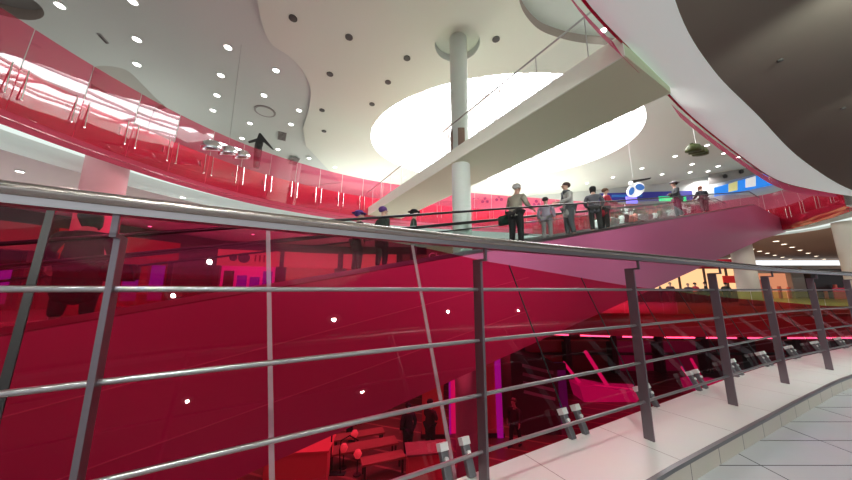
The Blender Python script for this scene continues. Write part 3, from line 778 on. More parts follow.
# ------------------------------------------------------------------ people
def skin_mesh(name, verts, edges, radii, m, parent, sub=1, root=0):
    me = bpy.data.meshes.new(name); me.from_pydata([tuple(v) for v in verts], edges, [])
    o = bpy.data.objects.new(name, me); COL.objects.link(o)
    md = o.modifiers.new('skin', 'SKIN'); md.branch_smoothing = 0.6; md.use_smooth_shade = True
    for i, sv in enumerate(me.skin_vertices[0].data):
        r = radii[i]; sv.radius = r if isinstance(r, tuple) else (r, r); sv.use_root = (i == root)
    ss = o.modifiers.new('sub', 'SUBSURF'); ss.levels = sub; ss.render_levels = sub
    dg = bpy.context.evaluated_depsgraph_get(); ev = o.evaluated_get(dg)
    nm = bpy.data.meshes.new_from_object(ev)
    o.modifiers.clear(); o.data = nm; bpy.data.meshes.remove(me)
    nm.materials.clear(); nm.materials.append(m)
    for p_ in nm.polygons: p_.use_smooth = True
    o.parent = parent
    return o
cmats = {}
def cm(c, rough=0.8):
    k = tuple(round(x, 3) for x in c)
    if k not in cmats: cmats[k] = mat('cloth', c, rough, noise=0.2, nscale=30)
    return cmats[k]
def person(loc, rz, label, h=1.72, top=(0.1,0.1,0.1), legs=(0.02,0.02,0.02), hair=(0.02,0.015,0.01), pose='stand', long_hair=False, cap=None, coat=0.0, bag=None, scarf=None, group=None, girth=1.22):
    root = empty('person', loc, rz); tag(root, label, 'person', group); k = h/1.75
    lean = 0.16 if pose == 'lean' else 0.03
    def ln(x, y, z): # lean the upper body forward
        if z > 0.95: y += (z-0.95)*lean
        return Vector((x*k, y*k, z*k))
    V, Ed, R = [], [], []
    def add(v, r, par=None):
        V.append(v); R.append((r*k, r*k) if not isinstance(r, tuple) else (r[0]*k, r[1]*k))
        if par is not None: Ed.append((par, len(V)-1))
        return len(V)-1
    pel = add(ln(0,0,.97), (.135,.11)); sp = add(ln(0,0,1.15), (.125,.10), pel); ch = add(ln(0,0,1.34), (.15,.11), sp)
    nb = add(ln(0,0,1.47), .07, ch); nk = add(ln(0,.012,1.53), .052, nb); hl = add(ln(0,.03,1.60), (.068,.078), nk); hm = add(ln(0,.02,1.67), (.078,.096), hl); ht = add(ln(0,.012,1.735), (.052,.065), hm)
    ns = add(ln(0,.125,1.635), .012, hm); add(ln(0.083,.015,1.64), .012, hm); add(ln(-0.083,.015,1.64), .012, hm)
    arms = {}
    for s in (-1, 1):
        sh = ln(.17*s,0,1.40)
        if pose == 'rail' or pose == 'lean':
            el = ln(.235*s,.06,1.14); wr = Vector((.20*s*k, .33*k+lean*.2, 1.06*k)); pa = Vector((.19*s*k, .40*k+lean*.2, 1.05*k)); fd = Vector((0, 1, -.35))
        elif pose == 'fold':
            el = ln(.24*s,.03,1.13); wr = ln(.05*s,.20,1.18); pa = ln(-.02*s,.215,1.19); fd = Vector((-s, .1, .1))
        elif pose == 'walk':
            el = ln(.24*s,-.05*s,1.14); wr = ln(.24*s,.10-.06*s,.93); pa = ln(.235*s,.13-.06*s,.86); fd = Vector((0, .3, -1))
        else:
            el = ln(.235*s,-.03,1.14); wr = ln(.245*s,.03,.90); pa = ln(.24*s,.045,.83); fd = Vector((0, .25, -1))
        a = add(sh, .062, ch); b = add(el, .044, a); c = add(wr, .030, b); d = add(pa, (.026,.038), c)
        arms[s] = (sh, el, wr)
        fd.normalize(); sd = fd.cross(Vector((s, 0, 0.2))).normalized()
        for j, L in enumerate((.062, .072, .068, .052)):
            o_ = sd*(j-1.5)*.019*k
            f1 = add(pa+o_+fd*.035*k, .0095, d); f2 = add(pa+o_+fd*(.035+L*.6)*k+Vector((-.006*s*k,0,0)), .0085, f1); add(pa+o_*.9+fd*(.03+L)*k+Vector((-.02*s*k,0,0)), .007, f2)
        t1 = add(pa-sd*.035*k+fd*.0*k, .0115, c); add(pa-sd*.052*k+fd*.04*k, .0095, t1)
    legsd = {}
    for s in (-1, 1):
        st = .16*s if pose == 'walk' else 0.03*s
        hp = Vector((.088*s*k, 0, .90*k)); kn = Vector((.095*s*k, (st*.5+.02)*k, .50*k)); an = Vector((.095*s*k, st*k-.01, .085*k)); to = Vector((.11*s*k, st*k+.14*k, .03*k))
        a = add(hp, .092, pel); b = add(kn, .058, a); c = add(an, .038, b); add(to, .028, c); legsd[s] = (hp, kn, an, to)
    body = skin_mesh('body', V, Ed, R, M['skin'], root)
    # face: eyes and mouth
    for s in (-1, 1):
        e_ = obj('eye', lathe(B(), [(0.001,.011),(.009,.006),(.011,0),(.009,-.006),(.001,-.011)], seg=8, c=ln(.03*s,.105,1.665)), 'black', body)
    obj('mouth', box(B(), -.022*k, .022*k, 0, .008*k, -.004*k, .004*k, Matrix.Translation(ln(0,.105,1.588))), mat('lip', (.35,.10,.09)) if 'lip' not in M else M['lip'], body)
    # top / jacket
    jv, je, jr = [], [], []
    def ja(v, r, par=None):
        jv.append(v); jr.append((r[0]*k, r[1]*k) if isinstance(r, tuple) else (r*k, r*k))
        if par is not None: je.append((par, len(jv)-1))
        return len(jv)-1
    c0 = ja(ln(0,0,.97), (.175,.14)); c1_ = ja(ln(0,0,1.15), (.165,.13), c0); c2 = ja(ln(0,0,1.34), (.185,.135), c1_); c3 = ja(ln(0,0,1.455), (.085,.08), c2)
    b0 = ja(ln(0,0,.86-coat), (.18+coat*.08,.15+coat*.06), c0)
    for s in (-1, 1):
        sh, el, wr = arms[s]
        a = ja(sh, .083, c2); b = ja(el, .064, a); ja(wr+(wr-el)*-.05, .046, b)
    skin_mesh('jacket', jv, je, jr, cm(top), root)
    tv_, te, tr = [], [], []
    tv_.append(Vector((0,0,.95*k))); tr.append((.145*k,.125*k))
    for s in (-1, 1):
        hp, kn, an, to = legsd[s]
        for j, (v, r) in enumerate(((hp, .108), (kn, .078), (an+Vector((0,0,.02)), .058))):
            tv_.append(v); tr.append((r*k, r*k)); te.append((0 if j == 0 else len(tv_)-2, len(tv_)-1))
    skin_mesh('trousers', tv_, te, tr, cm(legs), root)
    for s in (-1, 1):
        hp, kn, an, to = legsd[s]
        b_ = tube(B(), [an+Vector((0,-.05,-.045)), an+Vector((0,0,-.035)), (an+to)/2+Vector((0,0,-.01)), to+Vector((0,.03,.012))], [.03*k,.048*k,.045*k,.028*k], 10)
        obj('shoe', b_, 'black', root, True)
    # hair
    hc = ln(0, -.005, 1.69)
    prof = [(.001,.092),(.045,.085),(.08,.052),(.094,.008),(.092,-.035),(.075,-.06 if not long_hair else -.16),(.05,-.065 if not long_hair else -.22)]
    b_ = lathe(B(), [(r*k, z*k) for r, z in prof], seg=16, mtx=Matrix.Rotation(0.35, 4, 'X'), sy=1.12, c=hc+Vector((0,-.012*k,0.008*k)))
    obj('hair' if not cap else 'hair', b_, cm(hair), root, True)
    if cap:
        b_ = lathe(B(), [(.001,.11*k),(.07*k,.10*k),(.10*k,.055*k),(.104*k,.02*k)], seg=16, sy=1.1, c=hc); lathe(b_, [(.104*k,.02*k),(.15*k,.012*k),(.15*k,.022*k)], seg=16, sy=1.15, c=hc)
        obj('hat', b_, cm(cap), root, True)
    if scarf:
        b_ = lathe(B(), [(.085,-.05),(.105,-.01),(.095,.04),(.065,.05)], seg=14, c=ln(0,.01,1.47)); box(b_, -.05, .02, .12, .15, -.32, 0, Matrix.Translation(ln(0,0,1.44)))
        obj('scarf', b_, cm(scarf), root, True)
    if bag:
        bx_, c_ = bag; b_ = box(B(), -.17, .17, -.06, .06, -.16, .12, Matrix.Translation(Vector((bx_*k, .02, .82*k)))); bmesh.ops.bevel(b_, geom=b_.edges[:], offset=.03, segments=2, affect='EDGES')
        g_ = obj('shoulder_bag', b_, cm(c_), root, True)
        obj('strap', tube(B(), [Vector((bx_*k,.02,.92*k)), ln(bx_*.9,.02,1.2), ln(bx_*.7,0.0,1.46)], .012, 6), cm(c_), g_)
    root.scale = (girth, girth, 1)
    return root
M['lip'] = mat('lips', (.35,.10,.09)); 
def on_walk(px, w_):
    u = (px-426)/F; base = P0+NW*w_
    t = (u*(base.y*CT+(base.z-E)*ST)-base.x)/(D.x-u*(D.y*CT+D.z*ST))
    return tp(t, w_, -0.02)
fw = math.atan2(D.y, D.x)-PI/2     # facing up the ramp
person(on_walk(517, 0.95), fw+0.1, 'grey-haired man in a khaki grey jacket seen from behind on the walkway', 1.76, (.30,.28,.22), (.012,.012,.014), (.45,.44,.42), 'lean', bag=(-.30, (.01,.06,.04)), coat=0.05)
person(on_walk(571, 1.0), fw+2.6, 'dark-haired man in a light grey coat and dark scarf facing the camera on the walkway', 1.78, (.42,.42,.40), (.10,.11,.12), (.05,.02,.015), 'rail', scarf=(.10,.11,.12), coat=0.25)
person(on_walk(548, 1.2), fw+0.3, 'short dark-haired person in a lilac top between the two men on the walkway', 1.38, (.35,.30,.38), (.30,.28,.28), (.03,.02,.02), 'stand')
person(on_walk(597, 0.8), fw+0.5, 'woman with black hair in a dark red coat leaning on the walkway rail', 1.62, (.10,.10,.12), (.03,.03,.03), (.01,.01,.01), 'lean', long_hair=True, coat=0.15)
person(on_walk(606, 1.35), fw-0.6, 'brown-haired person in a black coat bending beside the woman with black hair', 1.66, (.35,.01,.03), (.02,.02,.02), (.12,.06,.03), 'lean', coat=0.3)
person(on_walk(680, 0.8), fw+2.2, 'person in a dark jacket and pale cap standing above the green sign', 1.76, (.03,.035,.04), (.02,.02,.03), (.02,.02,.02), 'fold', cap=(.30,.28,.30))
person(on_walk(706, 0.9), fw+0.8, 'person with reddish brown hair in a black top near the blue banner', 1.58, (.02,.02,.03), (.02,.02,.02), (.16,.05,.03), 'lean', long_hair=True)
person(on_walk(69, 2.3), 0.45, 'large dark silhouetted figure close behind the glass at far left', 1.74, (.012,.010,.012), (.010,.010,.010), (.01,.008,.01), 'stand', long_hair=True, coat=0.6, bag=(.28, (.015,.012,.014)), girth=1.55)
person(on_walk(356, 3.0), fw, 'dark-clothed person with a violet hat, left one of the pair low on the walkway', 1.66, (.04,.02,.03), (.02,.015,.02), (.10,.04,.22), 'stand', cap=(.12,.05,.28), coat=0.3)
person(on_walk(381, 2.9), fw+0.2, 'person with violet hair and dark green coat, right one of the pair on the walkway', 1.72, (.035,.045,.035), (.02,.015,.02), (.12,.04,.22), 'stand', coat=0.3)
person(on_walk(413, 3.3), fw-0.5, 'person in a wide black hat and dark green top alone on the lower walkway', 1.66, (.05,.07,.06), (.30,.30,.30), (.02,.02,.02), 'stand', cap=(.012,.012,.012))
# lower floor people
def onf(px, py, z): p = P(px, py, z); return (p.x, p.y, z)
person(onf(408, 456, -5), 0.6, 'lower floor shopper in black standing left by the magenta wall', 1.75, (.02,.012,.02), (.02,.012,.02), (.02,.01,.01), 'stand', coat=0.3)
person(onf(430, 452, -5), -0.8, 'lower floor shopper with arms folded just right of the one in black', 1.80, (.05,.02,.02), (.03,.012,.02), (.03,.01,.01), 'fold', coat=0.2)
person(onf(516, 446, -5), 2.4, 'lower floor person in dark clothes in front of the dark slatted kiosk', 1.70, (.05,.012,.02), (.02,.01,.012), (.15,.08,.05), 'walk')
person(onf(350, 440, -5), 1.4, 'dark figure far down on the lower floor under the walkway edge', 1.7, (.03,.015,.02), (.02,.01,.012), (.03,.02,.02), 'walk')
# cafe guests
for i, (px, hh, c, c_) in enumerate([(662,1.45,(.03,.03,.03),'black'),(672,1.5,(.05,.02,.03),'dark brown'),(690,1.42,(.03,.02,.04),'dark violet'),(697,1.5,(.4,.03,.05),'red'),(708,1.55,(.02,.02,.02),'coal black'),(718,1.45,(.10,.05,.04),'brown'),(728,1.5,(.02,.03,.02),'dark green')]):
    y = 22.5-0.3*(i % 3); p = PY(px, 300, y)
    person((p.x, y, 0), random.uniform(0, 6), 'cafe guest in a %s top in front of the glowing orange cafe wall' % c_, hh, c, (.02,.02,.02), random.choice([(.02,.015,.01), (.15,.07,.03)]), random.choice(['stand', 'fold']))

# ------------------------------------------------------------------ far right shops (our level)
cf = empty('cafe_front', (23, 25, 0)); tag(cf, 'brightly lit warm cafe front with dark mullions and a red sign', 'shop front')
obj('glowing_wall', box(B(), -8, 4.6, 0.2, 0.3, 0, 2.75), 'warm', cf)
for x in (-7.9, -5.6, -3.6, -1.3, 0.9, 2.8, 4.6): obj('mullion', box(B(), x-.06, x+.06, 0, .12, 0, 2.85), 'dark', cf)
obj('header_beam', box(B(), -8.2, 4.8, -.1, .5, 2.75, 3.1), 'reddark', cf)
obj('counter', box(B(), -6, 3.5, -1.0, -0.5, 0, 1.05), 'dark', cf)
obj('red_sign', box(B(), 2.2, 3.7, -.25, -.15, 1.55, 2.15), 'signred', cf)
awn = obj('awning', box(B(), -0.5, 3.0, -0.8, 0.0, 3.15, 3.5), 'reddark', cf)
# far wall with light cove
struct('wall_far_right', wallstrip(B(), [(14, 40), (75, 40)], 0, ZB-0.14), 'soffit')
struct('trim_21', box(B(), 20, 70, 39.2, 39.5, 4.2, 4.9), emis('far cove strip', (0.92,0.96,1.0), 1.4))
struct('trim_22', box(B(), 20, 70, 38.6, 39.1, 2.6, 4.2), 'ceil2')
def shop(x0, x1, y, inner, label, h=2.5, frame='dark'):
    root = empty('shop', ((x0+x1)/2, y, 0)); tag(root, label, 'shop front'); w_ = (x1-x0)/2
    obj('interior', box(B(), -w_, w_, 0.5, 0.6, 0, h), inner, root)
    obj('header', box(B(), -w_, w_, -0.05, 0.4, h, h+0.4), frame, root)
    obj('jamb', box(B(), -w_-.15, -w_+.1, -.1, .4, 0, h), frame, root); obj('jamb', box(B(), w_-.1, w_+.15, -.1, .4, 0, h), frame, root)
    m_ = random.choice(['coral', 'dark', 'grey'])
    for j in range(5):
        xx = -w_+.3+(2*w_-.6)*j/4; obj('display_rack', box(B(), xx-.12, xx+.12, 0.1, 0.3, 0, random.uniform(.8, h*.75)), m_, root)
    return root
shop(37.5, 42.5, 34, 'warm2', 'shop opening with warm orange interior between the two beige columns', 2.9, 'soffit')
shop(43.5, 49.0, 33, 'black', 'black framed shop with a red screen left of the right beige column', 2.9, 'black')
shop(31.0, 34.6, 35, 'ceil2', 'pale shop front directly right of the beige cafe column', 2.9, 'black')
shop(55, 62, 36, 'warm2', 'dim shop at the extreme right edge behind the beige column', 2.9, 'soffit')
sg = obj('shop_screen', box(B(), -1.2, 1.2, -.05, .05, -.6, .6), mat('dim red screen', (.2,.01,.02), .3, emit=(.4,.01,.04), es=.5), None, False, (46.3, 32.6, 0.6)); tag(sg, 'dim red screen inside the black framed shop', 'screen')
ws = obj('wall_clock_sign', lathe(B(), [(.42,0),(.42,.1),(.3,.12)], seg=20, mtx=Matrix.Rotation(PI/2, 4, 'X')), mat('brass plate', (.5,.3,.12), .3, metal=.6), None, False, (49.5, 38.55, 3.5)); tag(ws, 'small round brass coloured plate on the pale far right fascia', 'plate')
# downlights in the brown ceiling
for r_i, (ax, ay, bx_, by_, n_) in enumerate([(752,249,790,259,6),(776,241,824,259,7),(730,258,740,260,1)]):
    for k in range(n_):
        t = k/max(1, n_-1); px = ax+(bx_-ax)*t; py = ay+(by_-ay)*t
        downlight(px, py, 0.16, ZB-0.15, 'spotw', 'small warm downlight in the brown ceiling between the beige columns', 'downlights in the brown ceiling')
for (a, b) in [(60,196),(148,206),(20,171),(54,193),(183,197),(90,213),(150,226),(160,232),(175,245),(253,234),(207,241)]:
    downlight(a, b, 0.09, ZB-0.15, 'spot', 'small downlight under the left upper gallery soffit', 'downlights under the left gallery')

# ------------------------------------------------------------------ shops behind the left gallery (our level), on the west wall line
def wall_shop(a, b, s0_, s1_, inner, label, hh=2.9, head='coralit', disp=('purple','dark')):
    a = Vector((*a, 0)); b = Vector((*b, 0)); d = (b-a).normalized(); n = Vector((d.y, -d.x, 0))
    c = a+d*((s0_+s1_)/2)+n*0.5; w_ = (s1_-s0_)/2; rz = math.atan2(d.y, d.x)
    root = empty('shop', (c.x, c.y, 0), rz); tag(root, label, 'shop front')
    obj('interior', box(B(), -w_, w_, 0.1, 0.3, 0, hh), inner, root)
    obj('sign_band', box(B(), -w_, w_, -0.6, 0.2, hh, hh+1.3), head, root)
    for s in (-1, 1): obj('pier', box(B(), s*w_-.2, s*w_+.2, -.5, .2, 0, hh), 'dark', root)
    for j in range(4):
        xx = -w_+.8+(2*w_-1.6)*j/3
        obj('display_panel', box(B(), xx-.35, xx+.35, -.15, 0, .3, random.uniform(1.4, hh-.3)), random.choice(disp), root)
    return root
s = (WW[0], WW[1])
wall_shop(WW[0], WW[1], 12.2, 17.5, 'warm2', 'orange shop front at the extreme left under the upper gallery', 2.9, 'coralit', ('dark','pinklight'))
wall_shop(WW[1], WW[2], 0.6, 5.2, 'black', 'dark shop front with glowing violet panels at far left behind the red glass', 2.9, 'brown', ('purple','purple'))
wall_shop(WW[1], WW[2], 5.8, 11.4, 'reddark', 'dark red shop front left of the pale round reflection', 2.9, 'reddark', ('dark','purple','warm2'))
k1 = wall_shop(WW[2], WW[3], 0.0, 4.4, 'magshop', 'magenta lit shop under a coral sign band with a round emblem', 2.9, 'coralit', ('purple','dark','pinklight'))
wall_shop(WW[2], WW[3], 4.8, 9.2, 'warm2', 'orange timber shop front behind the pair on the lower walkway', 2.9, 'coralit', ('brown','pinklight'))
wall_shop(WW[3], WW[4], 0.4, 5.2, 'warm2', 'shop front with pink panels left of the person in the wide hat', 2.9, 'coralit', ('dark','pinklight'))
wall_shop(WW[3], WW[4], 5.8, 12.5, 'coral', 'coral shop front behind the tall white column', 2.9, 'brown', ('dark','coral'))
# emblem on coral band
em = empty('round_emblem', (k1.location.x, k1.location.y, 3.55), k1.rotation_euler.z); tag(em, 'dark round emblem and bars on the coral sign band', 'emblem')
for (x_, r_) in ((-1.1, .28), (-.35, .42)): disc('emblem_disc', x_, 0, r_, r_, 0, 'dark', em, -0.65)
for j in range(4): obj('emblem_bar', box(B(), .4+j*.32, .52+j*.32, -.68, -.62, -.28, .28), 'reddark', em)
# shop name
bd_ = obj('name_board', box(B(), -.75, .9, 0.03, 0.12, -.55, .5), 'brown', None, False, PY(441, 256, 15.0)); tag(bd_, 'brown shop board with pale lettering just below the steel handrail', 'sign')
tc_ = bpy.data.curves.new('shop_name', 'FONT'); tc_.body = 'Charm'; tc_.size = 0.5; tc_.extrude = 0.02; tc_.align_x = 'CENTER'; tc_.align_y = 'CENTER'
to = bpy.data.objects.new('tmp', tc_); COL.objects.link(to)
tm = bpy.data.meshes.new_from_object(to.evaluated_get(bpy.context.evaluated_depsgraph_get())); bpy.data.objects.remove(to)
tm.materials.clear(); tm.materials.append(M['whitee'])
to = bpy.data.objects.new('lettering', tm); COL.objects.link(to); to.parent = bd_; to.rotation_euler = (PI/2, 0, 0); to.location = (0.05, 0.0, -0.02)

# ------------------------------------------------------------------ lower floor furniture
def at_floor(px, py, z=-5.0): return P(px, py, z)
def stand(name, cat, label, px, py, parts, rz=0.0):
    p = at_floor(px, py); root = empty(name, p, rz); tag(root, label, cat)
    for nm, bmx, m in parts: obj(nm, bmx, m, root)
    return root
stand('display_wall', 'wall panel', 'coral partition panel right behind the two lower floor shoppers', 433, 437, [('panel', box(B(), -.45, .45, -.1, .1, 0, 3.0), 'coral'), ('plinth', box(B(), -.5, .5, -.14, .14, 0, .15), 'dark')])
stand('light_panel', 'light panel', 'glowing magenta and violet panel between two coral partitions', 461, 433, [('lit_face', box(B(), -.45, .45, -.05, .05, 0, 2.3), 'pinklight'), ('cap', box(B(), -.45, .45, -.1, .1, 2.3, 3.4), mat('violet print', (.12,.02,.2), .4, emit=(.2,.02,.4), es=.5)), ('side_tube', box(B(), -.5,-.42,-.12,-.05,0,3.4), 'purple')])
stand('display_wall', 'wall panel', 'wide coral red partition left of the dark slatted kiosk', 485, 436, [('panel', box(B(), -.75, .75, -.1, .1, 0, 4.0), 'coral'), ('plinth', box(B(), -.8, .8, -.14, .14, 0, .15), 'dark')])
stand('neon_column', 'light column', 'narrow violet neon column beside the dark slatted kiosk', 500, 437, [('tube_body', box(B(), -.12, .12, -.1, .1, 0, 3.6), 'purple'), ('lit_cap', box(B(), -.16, .16, -.12, .12, 3.4, 3.8), 'pinklight')])
stand('kiosk', 'kiosk', 'dark slatted kiosk with a sloping top on the lower floor', 528, 425, [('body', tri(B(), [(-.9,0,0),(1.1,0,0),(1.1,0,2.8),(-.9,0,3.3)], .9), 'dark')]+[('slat', bar(B(), (-.4,-.95,2.75-.35*j), (.9,-.95,2.45-.35*j), .06, .12), 'grey') for j in range(4)], 0.0)
stand('neon_column', 'light column', 'dark violet column right of the slatted kiosk', 562, 423, [('tube_body', box(B(), -.3, .3, -.1, .1, 0, 2.6), mat('violet dim', (.08,.01,.15), .4, emit=(.12,.01,.3), es=.4)), ('lit_cap', box(B(), -.32, .32, -.12, .12, 2.3, 2.6), 'dark')])
stand('counter', 'counter', 'low coral box counter in front of the two lower floor shoppers', 429, 476, [('carcass', box(B(), -.72, .72, -.35, .35, 0, .8), 'coral'), ('worktop', box(B(), -.77, .77, -.4, .4, .8, .86), 'brown')], 0.15)
stand('counter', 'counter', 'coral box counter at the bottom left under the walkway edge', 300, 478, [('carcass', box(B(), -1.0, .9, -.4, .6, 0, .9), 'coral'), ('worktop', box(B(), -1.05, .95, -.45, .65, .9, .96), 'coral')], 0.1)
for i, (px, py) in enumerate([(354,443),(343,459),(357,466)]):
    p = at_floor(px, py+9); root = empty('globe_lamp', p); tag(root, ['peach globe lamp on a thin stand, farthest of the three by the brown tables', 'peach globe lamp on a thin stand, left middle one by the brown tables', 'peach globe lamp on a thin stand, nearest of the three by the brown tables'][i], 'lamp', 'globe lamps on the lower floor')
    obj('globe', lathe(B(), [(.001,.14),(.08,.115),(.14,0),(.08,-.115),(.001,-.14)], seg=16, c=(0,0,.62)), mat('peach globe', (.8,.4,.25), .4, emit=(.8,.35,.2), es=.5), root, True)
    obj('stem', tube(B(), [(0,0,0),(0,0,.5)], .02, 6), 'dark', root); obj('foot', lathe(B(), [(.13,0),(.12,.03)], seg=14), 'dark', root)
for i, (px, py, w_, d_) in enumerate([(372,458,1.5,.6),(388,472,.9,.5),(365,446,1.2,.5)]):
    p = at_floor(px, py); root = empty('low_table', p, 0.35); tag(root, ['long brown low table behind the globe lamps', 'nearest long brown low table at the bottom edge', 'small brown low table deepest under the walkway'][i], 'table')
    obj('table_top', box(B(), -w_, w_*.6, -d_/2, d_/2, .42, .48), mat('tan wood', (.40,.22,.12), .4), root)
    for sx_ in (-w_+.1, w_*.6-.1):
        for sy_ in (-d_/2+.06, d_/2-.06): obj('leg', box(B(), sx_-.03, sx_+.03, sy_-.03, sy_+.03, 0, .42), 'dark', root)
root = empty('stroller', at_floor(333, 474)); tag(root, 'dark thin-framed hoop stand beside the coral counter', 'stand')
obj('hoop', tube(B(), [(.25,0,0),(.18,0,.7),(.22,0,1.0),(.5,0,1.15),(.8,0,1.0)], .02, 6), 'black', root); obj('upright', tube(B(), [(-.1,0,0),(-.1,0,1.5)], .025, 6), 'black', root); obj('foot', box(B(), -.3,.4,-.1,.1,0,.03), 'black', root)
# magenta lounge islands
def boat(px, py, s_, label, rz=0.0):
    p = at_floor(px, py); root = empty('lounge_island', p, rz); tag(root, label, 'lounge')
    obj('bench', tri(B(), [(-1.2,0,0),(1.6,0,0),(2.3,0,.55),(.5,0,.62),(-.6,0,.85),(-1.4,0,.8)], .6), 'magenta', root)
    obj('seat_edge', bar(B(), (-.6,-.62,.87), (2.2,-.62,.58), .05, .06), 'pinklight', root)
    obj('leaning_mast', bar(B(), (.5,0,.6), (-.6,0,2.5), .16, .16), 'pinklight', root)
    obj('back_mast', bar(B(), (-1.0,0,.7), (-1.9,0,1.9), .14, .14), 'pinklight', root)
    root.scale = (s_, s_, s_)
boat(600, 398, 1.0, 'glowing magenta bench island with leaning masts under the wide glass')
boat(700, 388, 0.7, 'magenta bench island partly hidden behind the fifth steel post', 0.3)
# round canopy counter
p = P(614, 328, -2.2)
root = empty('round_kiosk', (p.x, p.y, -5)); tag(root, 'round peach canopy kiosk with a lit rim on the lower floor', 'kiosk')
obj('canopy', lathe(B(), [(.2,3.25),(1.6,3.15),(2.1,2.95),(2.1,2.82),(1.5,2.7)], seg=40), mat('peach canopy', (.75,.35,.28), .3, emit=(.6,.2,.12), es=.15), root, True)
obj('lit_rim', lathe(B(), [(2.11,2.86),(2.11,2.92)], seg=40), 'lightstrip', root)
obj('stem', lathe(B(), [(.25,0),(.25,3.1)], seg=16), 'dark', root); obj('counter_ring', lathe(B(), [(1.5,0),(1.5,1.0),(1.6,1.0),(1.6,1.06),(1.0,1.06)], seg=32), 'coral', root)
# lower floor back wall with lit bays
for i in range(9):
    x = 2+i*3.4
    c, nm = [('baymag','pink'), ('bayred','dark red'), ('reddark','red'), ('bayred','dark red'), ('baymag','magenta')][i % 5]
    root = empty('market_bay', (x, 22.5, -5)); tag(root, 'lower floor %s lit market bay, %s along the back wall' % (nm, ['first from left', 'second from left', 'third from left', 'fourth from left', 'in the middle', 'sixth from left', 'seventh from left', 'eighth from left', 'last on the right'][i]), 'market bay')
    obj('back_panel', box(B(), -1.6, 1.6, .6, .7, 0, 3.4), c if c != 'purple' else 'magenta', root)
    obj('frame', box(B(), -1.68, -1.5, -.1, .7, 0, 3.7), 'dark', root); obj('frame', box(B(), 1.5, 1.68, -.1, .7, 0, 3.7), 'dark', root)
    obj('shelf', box(B(), -1.5, 1.5, .1, .6, 1.2, 1.3), 'dark', root); obj('shelf', box(B(), -1.5, 1.5, .1, .6, 2.2, 2.3), 'coral', root)

# ------------------------------------------------------------------ lights
def area(loc, rot, sx_, sy_, pw, c=(1,1,1), name='area_lamp'):
    l = bpy.data.lights.new(name, 'AREA'); l.shape = 'RECTANGLE'; l.size = sx_; l.size_y = sy_; l.energy = pw; l.color = c
    o = bpy.data.objects.new(name, l); COL.objects.link(o); o.location = loc; o.rotation_euler = rot; return o
def point(loc, pw, c=(1,1,1), r=0.1, name='point_lamp'):
    l = bpy.data.lights.new(name, 'POINT'); l.energy = pw; l.color = c; l.shadow_soft_size = r
    o = bpy.data.objects.new(name, l); COL.objects.link(o); o.location = loc; return o
def spot(loc, pw, c=(1,1,1), ang=2.4, name='spot_lamp'):
    l = bpy.data.lights.new(name, 'SPOT'); l.energy = pw; l.color = c; l.spot_size = ang; l.spot_blend = .6; l.shadow_soft_size = 0.035
    o = bpy.data.objects.new(name, l); COL.objects.link(o); o.location = loc; return o
# gallery downlights behind and over the camera (they also show in the leaning glass)
for (x, y) in [(-3,-2.5),(0,-2.8),(3,-2.2),(6,-0.5),(9,1.0),(2,-6),(6,-5),(-4,-6)]:
    spot((x, y, ZN-0.06), 110, (1,.95,.88))
    downl = obj('downlight', lathe(B(), [(0.1, 0), (0.14, 0), (0.14, -0.03)], seg=20), 'white', None, False, (x, y, ZN)); tag(downl, 'round downlight in the dark ceiling behind the viewer', 'downlight', 'downlights over the near gallery')
    obj('lens', lathe(B(), [(.1,-.02),(.05,-.025)], seg=16), 'spot', downl)
# added upward fill, unseen behind the upper parapets, brightening the high ceiling
for (x, y, w_, pw) in [(-16, 4, 6, 70), (-15, 14, 6, 110), (-6, 25, 8, 350), (10, 26.5, 10, 350), (14, 4, 8, 700), (26, 8, 8, 500), (2, -4, 8, 500)]:
    area((x, y, 6.6), (PI, 0, 0), w_, 4, pw, (.97, 1, .95), 'upper_fill')
# added fill spots, unseen over the near gallery, brightening the atrium
for (x, y, tx, ty, tz, pw) in [(-3,-2.5,-6,10,1,50), (0,-1.5,1,9,1,380), (3,0.5,6,9,2,500), (6,2.2,12,12,3,500), (-1,-3,-9,9,6,900), (2,-2,-2,16,6,1100), (9,4,20,15,5,180)]:
    o_ = spot((x, y, ZN-0.35), pw, (.94,1,.93), 1.5 if tz > 4 else 2.0); o_.rotation_euler = (Vector((tx,ty,tz))-Vector((x,y,ZN-.35))).to_track_quat('-Z', 'Y').to_euler()
area((2, -9, 2.4), (PI/2, 0, 0), 26, 3.0, 160, (.96, 1, .97), 'rear_fill')  # added fill behind the camera for surfaces turned towards it
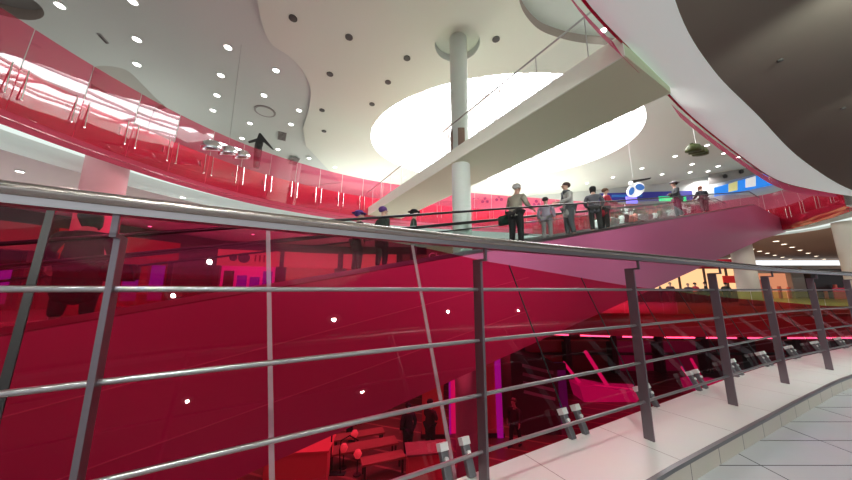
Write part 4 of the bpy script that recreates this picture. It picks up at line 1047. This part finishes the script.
# beams added at the hanging lamp clusters to brighten the white cove
for src, dst, pw in ((PY(228,152,10.5), (6, 5, 5.5), 2500), (PY(228,152,10.5), (2, 3, 5.5), 1500), (PY(697,151,11.5), (9, 7.5, 5.5), 700)):
    o_ = spot(src, pw, (.95,1,1), 1.3); o_.rotation_euler = (Vector(dst)-src).to_track_quat('-Z', 'Y').to_euler()
area((-17, 9, 0.06), (PI, 0, 0), 7, 12, 260, (1, .97, .9), 'floor_fill')  # added fill, unseen on the west floor, brightening the gallery soffit
area((-9, 21, 0.06), (PI, 0, 0), 7, 5, 160, (1, .95, .9), 'floor_fill')  # another added floor fill, out of view
# lower floor
for (x, y, c, pw) in [(1,9,(1,.7,.6),90),(6,10,(1,.5,.6),130),(12,9,(1,.45,.6),250),(-4,8,(1,.6,.6),90),(3,14,(1,.4,.6),200),(10,15,(1,.2,.5),200),(18,13,(1,.3,.5),250)]:
    spot((x, y, -1.05), pw, c, 2.6)
# west and far shops, plus one added fill spot for the pink column
for (x, y, c, pw) in [(-16,3,(.7,.15,1),350),(-16,11,(1,.6,.5),600),(-13,19,(1,.7,.6),700),(-5,22,(1,.7,.6),600),(3,23,(1,.7,.6),400),(-8.5,6.5,(1,.75,.7),500),(24,24,(1,.8,.6),400),(36,30,(1,.75,.6),600),(50,30,(1,.75,.6),600),(30,20,(1,.85,.7),700),(21,14,(1,.9,.8),400)]:
    spot((x, y, ZB-0.2), pw, c, 2.7)
# upper level
for (x, y) in [(-18,5),(-17,18),(0,26),(14,26),(24,24),(30,16)]:
    spot((x, y, ceil_z-0.1), 350, (1,.95,.95), 2.7)
wd = bpy.data.worlds.new('world'); sc.world = wd; wd.use_nodes = True
wd.node_tree.nodes['Background'].inputs[0].default_value = (0.85, 0.9, 1.0, 1); wd.node_tree.nodes['Background'].inputs[1].default_value = 0.6
sc.view_settings.view_transform = 'Standard'; sc.view_settings.look = 'None'; sc.view_settings.exposure = 0.0
sc.cycles.max_bounces = 8; sc.cycles.transparent_max_bounces = 24; sc.cycles.diffuse_bounces = 4
sc.cycles.sample_clamp_indirect = 4.0
